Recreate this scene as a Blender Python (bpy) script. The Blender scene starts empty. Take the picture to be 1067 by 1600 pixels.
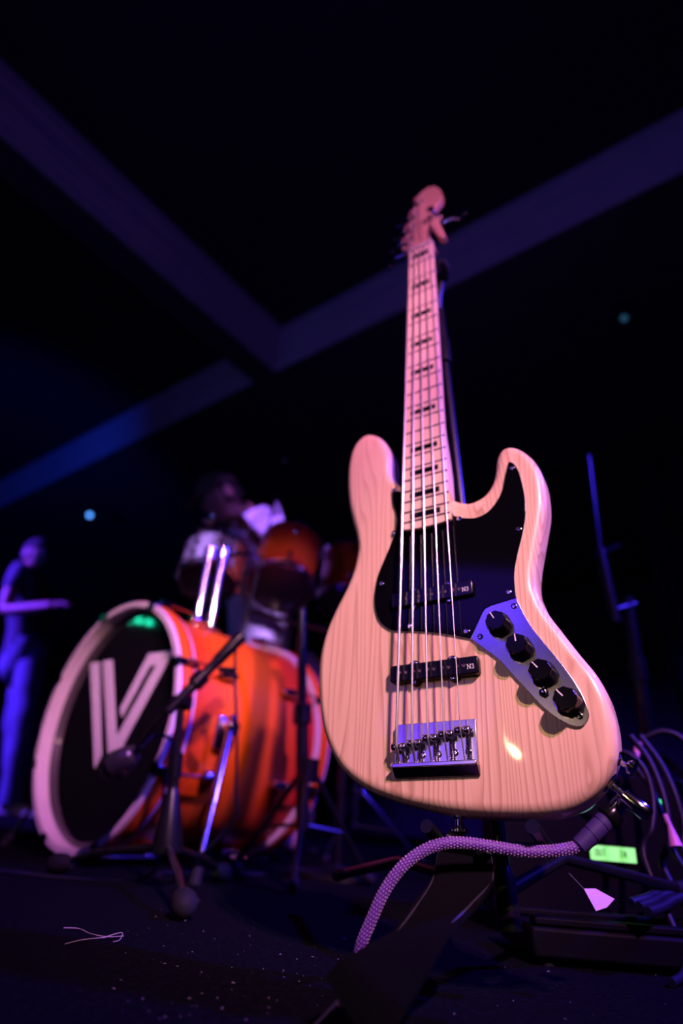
import bpy, bmesh, math, random
from mathutils import Vector, Matrix
random.seed(7)
sc = bpy.context.scene
col = sc.collection
PI = math.pi
def V(*a): return Vector(a)

# ------------------------------------------------------------------ camera
F_PX, PITCH, ROLL, CAM_H = 901.483, 0.485948, 0.082338, 0.130243
_c, _s = math.cos(PITCH), math.sin(PITCH)
_W = Matrix(((1, 0, 0), (0, _s, -_c), (0, _c, _s)))
_c, _s = math.cos(ROLL), math.sin(ROLL)
_W = Matrix(((_c, -_s, 0), (_s, _c, 0), (0, 0, 1))) @ _W      # world -> (right, down, forward)
CAM = V(0, 0, CAM_H)
def ray(px, py): return _W.transposed() @ V((px-533.5)/F_PX, (py-800)/F_PX, 1)
def at(px, py, Y):                       # the point of the place at distance Y seen at a pixel
    d = ray(px, py); return CAM + d*(Y/d.y)
def on_floor(px, py, z=0.0):
    d = ray(px, py); return CAM + d*((z-CAM_H)/d.z)
cam_d = bpy.data.cameras.new('camera'); cam = bpy.data.objects.new('camera', cam_d); col.objects.link(cam)
cam_d.sensor_fit = 'VERTICAL'; cam_d.sensor_height = 36; cam_d.lens = F_PX/1600*36
right, down, fwd = _W[0], _W[1], _W[2]
cam.matrix_world = Matrix(((right.x, -down.x, -fwd.x, 0), (right.y, -down.y, -fwd.y, 0), (right.z, -down.z, -fwd.z, CAM_H), (0, 0, 0, 1)))
cam_d.clip_start = 0.02
cam_d.dof.use_dof = True; cam_d.dof.focus_distance = 0.56; cam_d.dof.aperture_fstop = 2.0
sc.camera = cam

# ------------------------------------------------------------------ world, lights, exposure
w = bpy.data.worlds.new('world'); sc.world = w; w.use_nodes = True
w.node_tree.nodes['Background'].inputs[0].default_value = (0.40, 0.42, 0.70, 1)
w.node_tree.nodes['Background'].inputs[1].default_value = 0.012
sc.view_settings.view_transform = 'Standard'; sc.view_settings.look = 'None'
sc.view_settings.gamma = 1.0; sc.view_settings.use_curve_mapping = False; sc.view_settings.exposure = 0.0
def spot(name, loc, target, energy, color, angle=40, blend=.6, radius=.05):
    l = bpy.data.lights.new(name, 'SPOT'); l.energy = energy; l.color = color
    l.spot_size = math.radians(angle); l.spot_blend = blend; l.shadow_soft_size = radius
    o = bpy.data.objects.new(name, l); col.objects.link(o); o.location = loc
    o.rotation_euler = (Vector(target)-Vector(loc)).to_track_quat('-Z', 'Y').to_euler(); return o
def area(name, loc, target, energy, color, sx, sy):
    l = bpy.data.lights.new(name, 'AREA'); l.shape = 'RECTANGLE'; l.size = sx; l.size_y = sy; l.energy = energy; l.color = color
    o = bpy.data.objects.new(name, l); col.objects.link(o); o.location = loc
    o.rotation_euler = (Vector(target)-Vector(loc)).to_track_quat('-Z', 'Y').to_euler(); return o
# pink front par, amber front wash, blue bars at house left, blue back lights
spot('magenta_front_par', (0.95, -1.95, 2.55), (0.14, .64, .68), 700, (1, .285, .95), 30, 1.0, .04)
spot('warm_white_wash', (-1.33, -.95, .72), (0.06, .62, .40), 17, (1, .64, .32), 19, 1.0, .022)
spot('warm_front_par', (0.80, -2.0, 2.35), (0.08, .64, .28), 410, (1, .70, .42), 12.5, 1.0, .04)
spot('drum_front_par', (0.62, -2.0, 1.75), (-.40, 1.55, .56), 520, (1, .46, .50), 14, 1.0, .05)
area('blue_led_bar', (-2.1, -1.10, 2.05), (0.1, .7, .5), 4.2, (.10, .03, 1), .8, .40)
area('violet_led_bar', (-2.45, -1.05, 1.15), (0.1, .7, .4), 4.0, (.20, .05, 1), .9, .45)
spot('blue_side_par', (2.5, .45, 2.3), (.70, 1.15, .35), 800, (.05, .025, 1), 50, .7, .08)
spot('violet_side_par', (.75, 3.3, 2.55), (-.26, 2.46, 1.22), 700, (.36, .12, 1), 10, .6, .06)
spot('violet_front_par', (-1.5, -1.0, 2.5), (-.31, 2.45, 1.34), 1700, (.33, .11, 1), 5.2, .6, .05)
spot('violet_drum_fill', (-1.9, -.5, 1.9), (-.47, 1.95, .95), 1700, (.56, .28, 1), 7, .7, .05)  # added lamp to brighten the snare, no such fixture known
spot('blue_left_back_par', (-4.4, 3.3, 2.4), (-2.3, 4.1, .9), 2300, (.12, .025, 1), 60, .6, .06)
spot('blue_ceiling_par', (-2.6, 1.6, 1.0), (-2.9, 5.0, 2.95), 150, (.005, .05, 1), 50, .9, .1)
spot('violet_ceiling_spill', (-1.5, -1.2, .5), (.5, 2.3, 3.0), 36, (.17, .15, 1), 80, .9, .1)  # added lamp standing in for violet spill on the far moulding
spot('purple_ceiling_spill', (1.8, .2, .4), (-1.1, 2.4, 3.0), 7, (.42, .10, 1), 70, .9, .1)  # added lamp standing in for purple spill on the left moulding

# ------------------------------------------------------------------ materials
def mat(name, color, rough=.5, metal=0.0, color2=None, nscale=40, bump=0.0, bscale=200, coat=0.0, spec=.5, stretch=(1, 1, 1), emit=None, estr=0, detail=4, trans=0.0, ramp=(.35, .65)):
    m = bpy.data.materials.new(name); m.use_nodes = True
    nt = m.node_tree; b = nt.nodes['Principled BSDF']
    b.inputs['Roughness'].default_value = rough; b.inputs['Metallic'].default_value = metal
    b.inputs['Coat Weight'].default_value = coat; b.inputs['Coat Roughness'].default_value = .04
    b.inputs['Specular IOR Level'].default_value = spec
    b.inputs['Transmission Weight'].default_value = trans
    if emit:
        b.inputs['Emission Color'].default_value = (*emit, 1); b.inputs['Emission Strength'].default_value = estr
    tc = nt.nodes.new('ShaderNodeTexCoord'); mp = nt.nodes.new('ShaderNodeMapping')
    mp.inputs['Scale'].default_value = stretch
    nt.links.new(tc.outputs['Object'], mp.inputs['Vector'])
    n = nt.nodes.new('ShaderNodeTexNoise'); n.inputs['Scale'].default_value = nscale; n.inputs['Detail'].default_value = detail
    nt.links.new(mp.outputs[0], n.inputs['Vector'])
    r = nt.nodes.new('ShaderNodeValToRGB')
    c2 = color2 if color2 else tuple(c*.8 for c in color)
    r.color_ramp.elements[0].color = (*c2, 1); r.color_ramp.elements[1].color = (*color, 1)
    r.color_ramp.elements[0].position, r.color_ramp.elements[1].position = ramp
    nt.links.new(n.outputs['Fac'], r.inputs[0]); nt.links.new(r.outputs[0], b.inputs['Base Color'])
    if bump:
        n2 = nt.nodes.new('ShaderNodeTexNoise'); n2.inputs['Scale'].default_value = bscale
        nt.links.new(mp.outputs[0], n2.inputs['Vector'])
        bp_ = nt.nodes.new('ShaderNodeBump'); bp_.inputs['Strength'].default_value = bump; bp_.inputs['Distance'].default_value = .002
        nt.links.new(n2.outputs['Fac'], bp_.inputs['Height']); nt.links.new(bp_.outputs[0], b.inputs['Normal'])
    return m
def wood(name, light, mid, dark, freq, coat):
    m = bpy.data.materials.new(name); m.use_nodes = True
    nt = m.node_tree; L = nt.links.new; b = nt.nodes['Principled BSDF']
    b.inputs['Roughness'].default_value = .38; b.inputs['Coat Weight'].default_value = coat; b.inputs['Coat Roughness'].default_value = .05
    tc = nt.nodes.new('ShaderNodeTexCoord')
    mp = nt.nodes.new('ShaderNodeMapping'); mp.inputs['Scale'].default_value = (1, .09, 1); L(tc.outputs['Object'], mp.inputs[0])
    warp = nt.nodes.new('ShaderNodeTexNoise'); warp.inputs['Scale'].default_value = 14; warp.inputs['Detail'].default_value = 2
    L(mp.outputs[0], warp.inputs['Vector'])
    wv = nt.nodes.new('ShaderNodeMath'); wv.operation = 'MULTIPLY_ADD'; wv.inputs[1].default_value = .16
    sx = nt.nodes.new('ShaderNodeSeparateXYZ'); L(mp.outputs[0], sx.inputs[0])
    L(warp.outputs['Fac'], wv.inputs[0]); L(sx.outputs['X'], wv.inputs[2])
    sn = nt.nodes.new('ShaderNodeMath'); sn.operation = 'MULTIPLY'; sn.inputs[1].default_value = freq; L(wv.outputs[0], sn.inputs[0])
    fr = nt.nodes.new('ShaderNodeMath'); fr.operation = 'FRACT'; L(sn.outputs[0], fr.inputs[0])
    rr = nt.nodes.new('ShaderNodeValToRGB'); e = rr.color_ramp.elements
    e[0].position = 0; e[0].color = (*light, 1); e[1].position = 1; e[1].color = (*light, 1)
    x = rr.color_ramp.elements.new(.55); x.color = (*mid, 1)
    x = rr.color_ramp.elements.new(.88); x.color = (*dark, 1)
    L(fr.outputs[0], rr.inputs[0])
    mp2 = nt.nodes.new('ShaderNodeMapping'); mp2.inputs['Scale'].default_value = (1, .025, 1); L(tc.outputs['Object'], mp2.inputs[0])
    n2 = nt.nodes.new('ShaderNodeTexNoise'); n2.inputs['Scale'].default_value = 650; n2.inputs['Detail'].default_value = 3; L(mp2.outputs[0], n2.inputs['Vector'])
    r2 = nt.nodes.new('ShaderNodeValToRGB'); r2.color_ramp.elements[0].position = .3; r2.color_ramp.elements[1].position = .6
    r2.color_ramp.elements[0].color = (.80, .76, .72, 1); r2.color_ramp.elements[1].color = (1, 1, 1, 1); L(n2.outputs['Fac'], r2.inputs[0])
    mx = nt.nodes.new('ShaderNodeMix'); mx.data_type = 'RGBA'; mx.blend_type = 'MULTIPLY'; mx.inputs['Factor'].default_value = .7
    L(rr.outputs[0], mx.inputs['A']); L(r2.outputs[0], mx.inputs['B'])
    n3 = nt.nodes.new('ShaderNodeTexNoise'); n3.inputs['Scale'].default_value = 9; L(mp.outputs[0], n3.inputs['Vector'])
    mx2 = nt.nodes.new('ShaderNodeMix'); mx2.data_type = 'RGBA'; L(n3.outputs['Fac'], mx2.inputs['Factor'])
    L(mx.outputs['Result'], mx2.inputs['A']); mx2.inputs['B'].default_value = (*[(a+c)/2 for a, c in zip(light, mid)], 1)
    L(mx2.outputs['Result'], b.inputs['Base Color']); return m

ASH = wood('natural_ash', (.78, .57, .37), (.72, .49, .29), (.36, .18, .085), 120, .35)
MAPLE = wood('maple', (.80, .62, .42), (.78, .59, .39), (.70, .50, .31), 140, .25)
HEADWOOD_DIM = wood('maple_headstock_dim', (.60, .34, .20), (.57, .31, .18), (.44, .22, .11), 90, .2)  # maple darkened to stand for light falling off up the neck
BLACKPLY = mat('black_ply', (.002, .002, .003), .07, color2=(.002, .002, .003), spec=.12)
BLACKPL = mat('black_plastic', (.004, .004, .005), .20, color2=(.003, .003, .004), spec=.25)
KNOBPL = mat('knob_plastic', (.003, .003, .004), .16, color2=(.002, .002, .003), spec=.25)
CHROME = mat('chrome', (.80, .80, .84), .10, 1, color2=(.70, .70, .75))
PLATE = mat('satin_chrome', (.72, .72, .82), .20, 1, color2=(.56, .56, .62), nscale=900)
SNAREM = mat('brushed_steel', (.75, .72, .80), .38, 1, color2=(.6, .58, .66), nscale=200)
DRUMCHR = mat('drum_chrome', (.85, .85, .90), .14, 1, color2=(.75, .75, .8))
DARKCHR = mat('dark_chrome', (.10, .10, .12), .18, 1)
BRIDGEM = mat('bridge_chrome', (.46, .45, .56), .22, 1, color2=(.38, .37, .46))
STEEL = mat('string_steel', (.90, .88, .92), .30, 1, color2=(.75, .74, .8), nscale=1500)
FRETM = mat('fret_nickel', (.20, .13, .17), .30, 1)
WHITEP = mat('white_paint', (.85, .85, .85), .4)
INLAY = mat('black_inlay', (.003, .003, .003), .3, spec=.1)
BONE = mat('nut_bone', (.78, .70, .60), .45)
SHELL = None
HOOPW = mat('hoop_pale_maple', (.80, .74, .74), .35, color2=(.72, .66, .66), nscale=12, coat=.3)
HEADBLK = mat('drum_head_black', (.008, .008, .011), .05, color2=(.006, .006, .008), nscale=60)
HEADCLR = mat('drum_head_smoke', (.06, .045, .045), .35, color2=(.045, .035, .035))
LOGOW = mat('logo_white', (.85, .82, .86), .5, color2=(.80, .77, .82))
STANDBLK = mat('stand_black', (.006, .006, .008), .30, color2=(.004, .004, .005), spec=.28)
RUBBER = mat('rubber', (.009, .008, .014), .75, bump=.2, spec=.2)
CLOTHBLK = mat('strap_webbing', (.0035, .0035, .005), .9, color2=(.002, .002, .003), spec=.04, nscale=600, bump=.4, bscale=900)
CABLEBLK = mat('cable_rubber_blue_lit', (.005, .006, .022), .5, spec=.3)  # black rubber with the blue light mixed into its colour
BRAID = mat('cable_braid_purple', (.10, .02, .27), .6, color2=(.07, .012, .20), nscale=300)
BRAIDW = mat('cable_braid_thread', (.68, .45, .95), .55)
CARPET = mat('carpet', (.0040, .004, .0085), .95, color2=(.0016, .0016, .003), nscale=160, bump=.8, bscale=900, spec=.03, detail=8)
CEILBLK = mat('ceiling_paint', (.030, .030, .038), .9, color2=(.024, .024, .03), spec=.05)
SOFFIT = mat('soffit_paint', (.05, .05, .062), .8, color2=(.042, .042, .052), spec=.1)
MOULD = mat('moulding_paint', (.50, .48, .52), .7, color2=(.44, .42, .47), nscale=3)
WALLM = mat('wall_paint', (.025, .026, .036), .9, color2=(.018, .018, .026), nscale=5, spec=.1)
DRAPE = mat('drape_velour', (.030, .032, .05), .95, color2=(.02, .021, .034), nscale=20, spec=.05)
BRASS = mat('cymbal_bronze', (.80, .66, .42), .24, 1, color2=(.68, .54, .32), nscale=60)
SKIN = mat('skin', (.36, .19, .14), .6, color2=(.32, .165, .12))
SHIRTW = mat('shirt_white', (.80, .80, .84), .9, color2=(.70, .70, .75), nscale=25)
SHIRTN = mat('shirt_navy', (.06, .07, .12), .9)
DENIM = mat('denim', (.16, .20, .34), .9, color2=(.10, .13, .24), nscale=60)
CAPM = mat('cap_cloth', (.10, .075, .055), .9)
CAPN = mat('cap_dark', (.014, .014, .018), .9)
HAIR = mat('hair', (.02, .014, .010), .7)
SHOE = mat('shoe_leather', (.45, .42, .45), .6)
BOXBLK = mat('case_black', (.002, .002, .005), .6, bump=.1, spec=.07)
LCD = mat('lcd_green', (.15, .7, .2), .4, emit=(.34, 1.0, .26), estr=1.0)
LCDTXT = mat('lcd_text', (.02, .12, .03), .6)
LEDG = mat('led_green', (.05, .6, .2), .4, emit=(.05, 1.0, .25), estr=1.6)
LEDGS = mat('lamp_green', (.05, .6, .4), .4, emit=(.02, 1.0, .50), estr=30)
LEDB = mat('lamp_blue', (.1, .3, .7), .4, emit=(.08, .32, 1.0), estr=3.0)
TEALGLOW = mat('teal_reflection', (.1, .5, .6), .4, emit=(.10, .42, .62), estr=.16)  # emission stands for a reflected lamp
PINKPL = mat('pink_tape', (.80, .35, .75), .5)
LINT = mat('lint', (.10, .09, .12), .9)
STRAW = mat('straw_fibre', (.30, .25, .28), .8)
GREENGLINT = mat('green_reflection', (.03, .45, .12), .5)  # green of the display's reflection, put into a colour

def shell_mat():
    m = bpy.data.materials.new('amber_fade_lacquer'); m.use_nodes = True; nt = m.node_tree; L = nt.links.new; b = nt.nodes['Principled BSDF']
    b.inputs['Roughness'].default_value = .35; b.inputs['Specular IOR Level'].default_value = .22; b.inputs['Coat Weight'].default_value = .10; b.inputs['Coat Roughness'].default_value = .05
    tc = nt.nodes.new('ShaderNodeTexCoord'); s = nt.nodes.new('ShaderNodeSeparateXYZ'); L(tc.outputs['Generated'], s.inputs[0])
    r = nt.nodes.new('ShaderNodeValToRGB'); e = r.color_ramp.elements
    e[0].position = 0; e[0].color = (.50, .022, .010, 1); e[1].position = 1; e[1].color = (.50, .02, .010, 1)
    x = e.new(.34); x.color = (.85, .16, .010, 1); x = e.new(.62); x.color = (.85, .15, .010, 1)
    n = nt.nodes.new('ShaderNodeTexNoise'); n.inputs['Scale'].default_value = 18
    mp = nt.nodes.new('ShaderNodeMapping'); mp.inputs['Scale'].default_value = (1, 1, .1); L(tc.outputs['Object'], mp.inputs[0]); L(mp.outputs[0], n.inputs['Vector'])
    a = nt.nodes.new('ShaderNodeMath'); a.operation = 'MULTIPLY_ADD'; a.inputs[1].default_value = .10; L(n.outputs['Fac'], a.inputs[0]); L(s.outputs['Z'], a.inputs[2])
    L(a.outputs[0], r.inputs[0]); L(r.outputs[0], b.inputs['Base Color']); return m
SHELL = shell_mat()

# ------------------------------------------------------------------ mesh helpers
class MB:
    def __init__(s): s.v = []; s.f = []
    def add(s, vs, fs):
        o = len(s.v); s.v += [tuple(x) for x in vs]; s.f += [tuple(i+o for i in q) for q in fs]; return s
    def box(s, c, size, M=None):
        c = Vector(c); x, y, z = [k/2 for k in size]; vs = []
        for i in (-1, 1):
            for j in (-1, 1):
                for k in (-1, 1):
                    p = V(i*x, j*y, k*z); p = (M @ p) if M else p; vs.append(c+p)
        return s.add(vs, [(0, 1, 3, 2), (4, 6, 7, 5), (0, 4, 5, 1), (2, 3, 7, 6), (0, 2, 6, 4), (1, 5, 7, 3)])
    def tube(s, pts, r, n=10, cap=True, flat=None):
        pts = [Vector(p) for p in pts]; N = len(pts)
        rs = r if isinstance(r, (list, tuple)) else [r]*N
        t = (pts[1]-pts[0]).normalized(); a = V(0, 0, 1) if abs(t.z) < .9 else V(1, 0, 0)
        u = t.cross(a).normalized(); vs = []; 
        for i, p in enumerate(pts):
            t2 = (pts[min(i+1, N-1)]-pts[max(i-1, 0)])
            t2 = t2.normalized() if t2.length > 1e-9 else t
            u = (u - t2*u.dot(t2)).normalized(); w_ = t2.cross(u)
            for k in range(n):
                g = 2*PI*k/n; vs.append(p+(u*math.cos(g)+w_*math.sin(g))*rs[i])
        fs = [(i*n+k, i*n+(k+1) % n, (i+1)*n+(k+1) % n, (i+1)*n+k) for i in range(N-1) for k in range(n)]
        if cap: fs += [tuple(range(n-1, -1, -1)), tuple((N-1)*n+k for k in range(n))]
        return s.add(vs, fs)
    def lathe(s, prof, o, ax, n=24, u=None, close=False, arc=None):
        # prof: (distance along axis, radius)
        o = Vector(o); ax = Vector(ax).normalized()
        if u is None:
            a = V(0, 0, 1) if abs(ax.z) < .9 else V(1, 0, 0); u = ax.cross(a).normalized()
        else: u = (Vector(u)-ax*Vector(u).dot(ax)).normalized()
        w_ = ax.cross(u); vs = []
        for a_, r in prof:
            for k in range(n):
                g = 2*PI*k/n; vs.append(o+ax*a_+(u*math.cos(g)+w_*math.sin(g))*r)
        P = len(prof); fs = []
        for i in range(P if close else P-1):
            j = (i+1) % P
            for k in range(n): fs.append((i*n+k, i*n+(k+1) % n, j*n+(k+1) % n, j*n+k))
        if not close:
            if prof[0][1] > 1e-6: fs.append(tuple(range(n-1, -1, -1)))
            if prof[-1][1] > 1e-6: fs.append(tuple((P-1)*n+k for k in range(n)))
        return s.add(vs, fs)
    def prism(s, poly, z0, z1, T=None):
        n = len(poly); vs = [V(x, y, z0) for x, y in poly]+[V(x, y, z1) for x, y in poly]
        if T: vs = [T(p) for p in vs]
        return s.add(vs, [tuple(range(n-1, -1, -1)), tuple(range(n, 2*n))]+[(i, (i+1) % n, n+(i+1) % n, n+i) for i in range(n)])
    def mesh(s, name, angle=40):
        me = bpy.data.meshes.new(name); me.from_pydata(s.v, [], s.f)
        bm = bmesh.new(); bm.from_mesh(me); bmesh.ops.remove_doubles(bm, verts=bm.verts, dist=1e-6)
        bmesh.ops.recalc_face_normals(bm, faces=bm.faces); bm.to_mesh(me); bm.free()
        me.polygons.foreach_set('use_smooth', [True]*len(me.polygons)); me.set_sharp_from_angle(angle=math.radians(angle)); return me
    def build(s, name, m, parent=None, angle=40, bevel=0):
        o = bpy.data.objects.new(name, s.mesh(name, angle)); o.data.materials.append(m); col.objects.link(o)
        if parent: o.parent = parent
        if bevel:
            b = o.modifiers.new('bevel', 'BEVEL'); b.width = bevel; b.segments = 2; b.limit_method = 'ANGLE'; b.angle_limit = math.radians(40)
        return o
def inst(name, me, m, parent=None, loc=None):
    o = bpy.data.objects.new(name, me); col.objects.link(o)
    if m and not me.materials: me.materials.append(m)
    if parent: o.parent = parent
    if loc: o.location = loc
    return o
def empty(name, loc, label, cat, group=None, M=None):
    o = bpy.data.objects.new(name, None); o.empty_display_size = .02; col.objects.link(o)
    if M is not None: o.matrix_world = M
    else: o.location = loc
    return tag(o, label, cat, group)
def tag(o, label, cat, group=None):
    o['label'] = label; o['category'] = cat
    if group: o['group'] = group
    return o
def struct(o): o['kind'] = 'structure'; return o
def catmull(pts, n=8, closed=False):
    pts = [Vector(p) for p in pts]; N = len(pts); out = []
    for i in range(N if closed else N-1):
        g = (lambda k: pts[k % N]) if closed else (lambda k: pts[max(0, min(N-1, k))])
        a, b, c, d = g(i-1), g(i), g(i+1), g(i+2)
        for k in range(n):
            t = k/n; out.append(.5*((2*b)+(c-a)*t+(2*a-5*b+4*c-d)*t*t+(3*b-a-3*c+d)*t**3))
    if not closed: out.append(pts[-1])
    return out
def rod(a, b, r, n=12): return MB().tube([a, b], r, n)

# ------------------------------------------------------------------ setting
PSI = 0.677194
dA = V(math.sin(PSI), math.cos(PSI), 0); dB = V(-math.cos(PSI), math.sin(PSI), 0)     # away-right and left of the room grid
RM = Matrix(((dB.x, dA.x, 0), (dB.y, dA.y, 0), (0, 0, 1)))
def room(b, a, z): return dB*b+dA*a+V(0, 0, z)
def roombox(b0, b1, a0, a1, z0, z1):
    return MB().box(room((b0+b1)/2, (a0+a1)/2, (z0+z1)/2), (b1-b0, a1-a0, z1-z0), RM)
struct(roombox(-6, 8, -5, 7.5, -.05, 0).build('floor', CARPET))
ZS, ZC, A0, B0, B1 = 2.8, 3.17, 2.072, 2.354, 2.551
ceil_ = struct(roombox(-6, 8, -5, 7.5, ZC, ZC+.1).build('ceiling', CEILBLK))
struct(roombox(-6, 8, A0, 7.5, ZS, ZC-.001).build('trim_1', SOFFIT))                      # lowered ceiling field beyond the coffers
struct(roombox(B0, B1, -5, A0-.001, ZS, ZC-.001).build('trim_2', SOFFIT))                  # beam between the two coffers
def mould(n, bb, aa, face):
    # stepped crown moulding on a coffer side: each board its own mesh
    e = bpy.data.objects.new('trim_%d' % n, None); col.objects.link(e); struct(e); e.empty_display_size = .05
    e.location = room(sum(bb)/2, sum(aa)/2, ZS)
    for z0, z1, t in ((ZS+.002, ZS+.10, .012), (ZS+.10, ZS+.155, .022), (ZS+.155, ZS+.27, .032), (ZS+.27, ZC-.002, .046)):
        if face == 'a': mb = roombox(bb[0], bb[1], A0-t, A0-.0005, z0, z1)
        else: mb = roombox(B0-t, B0-.0005, aa[0], aa[1], z0, z1)
        o = mb.build('moulding_board', MOULD, None, bevel=.004); o.parent = e; o.matrix_parent_inverse = Matrix.Translation(-e.location)
mould(3, (0, 0), (-5, A0-.0), 'b'); mould(4, (-6, B0-.0), (0, 0), 'a'); mould(5, (B1, 8), (0, 0), 'a')
struct(roombox(-6, 8, 7.0, 7.1, 0, ZS).build('wall_back', WALLM))
struct(roombox(7.0, 7.1, -5, 7, 0, ZC).build('wall_left', WALLM))
struct(roombox(-4.1, -4.0, -5, 7, 0, ZC).build('wall_right', WALLM))

# stage drape on the right
mb = MB(); N = 240; vs = []
for i in range(N+1):
    s_ = i/N; b = .6-4.2*s_; off = .05*math.sin(s_*150)+.02*math.sin(s_*57+1)
    for z in (0.01, .9, 1.8, ZS-.01): vs.append(room(b, 4.2+off*(1.2-.3*z/ZS), z))
mb.add(vs, [(i*4+k, (i+1)*4+k, (i+1)*4+k+1, i*4+k+1) for i in range(N) for k in range(3)])
dr = mb.build('stage_drape', DRAPE, angle=80); so = dr.modifiers.new('solid', 'SOLIDIFY'); so.thickness = .006
tag(dr, 'dark pleated stage drape hanging behind the drums and bass', 'curtain')

# ------------------------------------------------------------------ electric bass
BX = V(.85038196, -.52199629, .06610894); BY = V(-.0018965, .12260116, .99245421); BZ = V(-.52616245, -.84409053, .10326785)
BO = V(.13872685, .60813862, .13729076)
BM = Matrix(((BX.x, BY.x, BZ.x, BO.x), (BX.y, BY.y, BZ.y, BO.y), (BX.z, BY.z, BZ.z, BO.z), (0, 0, 0, 1)))
def B(x, y, z): return V((x-20)/1000, (y+937)/1000, (z+30)/1000)
def BW(x, y, z): return BM @ B(x, y, z)
bass = empty('electric_bass', None, 'five-string electric bass with natural ash body and black pickguard on a stand', 'bass guitar', M=BM)
def Bp(p): return B(p.x, p.y, p.z)
def bbox(x, y, z, sx, sy, sz): return MB().box(B(x, y, z), (sx/1000, sy/1000, sz/1000))
ZT = -11.0                                                            # top of the body
OUT = [(-57.9, -495), (-54.8, -514), (-46.4, -527), (-30, -538), (0, -556), (26, -574), (41, -584), (52, -588.5), (64, -586.5), (74, -580), (82.5, -567), (87.5, -549), (90, -534), (96, -521.5),
       (105, -517), (116, -521), (126, -532), (135, -548), (141, -568), (142.5, -590), (140, -619), (133, -646), (125.5, -672), (119.5, -694), (116.5, -716), (119.7, -735), (125.5, -752), (134.5, -770), (147.6, -796), (158.5, -816), (165.6, -837), (167.5, -857), (167, -872), (164.5, -886), (157.7, -901), (148, -913),
       (133, -925), (114, -933.5), (90, -937), (57, -937), (22, -935), (-8, -931), (-41, -924), (-76, -912.5), (-102, -897), (-119.5, -878), (-133, -854), (-142.5, -823), (-148, -787), (-148, -757), (-142, -729), (-131.5, -703), (-119.5, -679), (-111, -658), (-106, -636), (-104.5, -616), (-108, -595), (-114.6, -572), (-122.4, -541), (-127, -507), (-128.3, -473), (-125, -444.5), (-116, -425), (-101, -416), (-85, -421.5), (-71, -437), (-62, -457), (-58.3, -477)]
out = catmull([V(x, y, 0) for x, y in OUT], 5, True)
def resample(pts, step):
    P = pts+[pts[0]]; acc = [0]
    for a, b in zip(P, P[1:]): acc.append(acc[-1]+(b-a).length)
    n = int(acc[-1]/step); res = []; j = 0
    for k in range(n):
        t = acc[-1]*k/n
        while acc[j+1] < t: j += 1
        f = (t-acc[j])/max(1e-9, acc[j+1]-acc[j]); res.append(P[j].lerp(P[j+1], f))
    return res
out = resample(out, 3.2); NO = len(out)
if sum(a.x*b.y-b.x*a.y for a, b in zip(out, out[1:]+out[:1])) < 0: out.reverse()
nrm = []
for i in range(NO):
    t = (out[(i+2) % NO]-out[i-2]).normalized(); nrm.append(V(-t.y, t.x, 0))          # inward for ccw
rings = []; RR = 11.0; TH = 42.0
for k in range(7):
    g = k/6*PI/2; rings.append((RR*(1-math.sin(g)), ZT-RR*(1-math.cos(g))))          # inset, z
for k in range(7):
    g = k/6*PI/2; rings.append((RR*(1-math.cos(g)), ZT-TH+RR*(1-math.sin(g))))
vs = [B(out[i].x+nrm[i].x*d, out[i].y+nrm[i].y*d, z) for d, z in rings for i in range(NO)]
fs = [(r*NO+i, r*NO+(i+1) % NO, (r+1)*NO+(i+1) % NO, (r+1)*NO+i) for r in range(len(rings)-1) for i in range(NO)]
fs += [tuple(range(NO)), tuple((len(rings)-1)*NO+i for i in range(NO-1, -1, -1))]
MB().add(vs, fs).build('body', ASH, bass, angle=50)

# neck, fingerboard, headstock
LEN = 864.0
def fret(n): return LEN*(1-2**(-n/12))
def bw(d): return 47.6+(61.5-47.6)*d/fret(21)
FB_END = fret(21)+9
mb = MB(); secs = []
for i in range(33):
    d = -8+(FB_END-4+8)*i/32
    k = min(1, max(0, (d-455)/90)); k = k*k*(3-2*k)
    dep = 20.5*(1-k)+(30)*k; ex = 2.0*(1-k)+9*k; hw = bw(max(0, d))/2; sec = []
    for q in range(17):
        g = PI*q/16; cx_, sx_ = math.cos(g), math.sin(g)
        sec.append((hw*math.copysign(abs(cx_)**(2/ex), cx_), -5.5-(dep-5.5)*abs(sx_)**(2/ex)))
    secs.append([B(x, -d, z) for x, z in sec])
vs = [p for s_ in secs for p in s_]; n = 17
mb.add(vs, [(i*n+k, i*n+(k+1) % n, (i+1)*n+(k+1) % n, (i+1)*n+k) for i in range(32) for k in range(n)]+[tuple(range(n)), tuple(32*n+k for k in range(n))])
mb.build('neck', MAPLE, bass, angle=50)
h0, h1 = bw(0)/2, bw(FB_END)/2
arc_end = [(h1*math.cos(g), -FB_END-3.5*math.sin(g)) for g in [PI-PI*k/8 for k in range(9)]]
poly = [(-h0, 0)]+arc_end+[(h0, 0)]
MB().prism(poly, -5.5, 0, lambda p: B(p.x, p.y, p.z)).build('fingerboard', MAPLE, bass, bevel=.0005)
bbox(0, 2.3, -1.5, 47.6, 4.6, 9).build('nut', BONE, bass, bevel=.0006)
for k in range(1, 22):
    d = fret(k); hw = bw(d)/2
    mb = MB().tube([B(-hw-.3, -d, .1), B(hw+.3, -d, .1)], .00125, 8)
    mb.build('fret', FRETM, bass)
for k in (1, 3, 5, 7, 9, 12, 15, 17, 19, 21):
    d = (fret(k)+fret(k-1))/2; wd = bw(d)
    bbox(-.02*wd, -d, .02, .66*wd, max(8.6, .30*(fret(k)-fret(k-1))), .3).build('fret_inlay', INLAY, bass)
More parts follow.
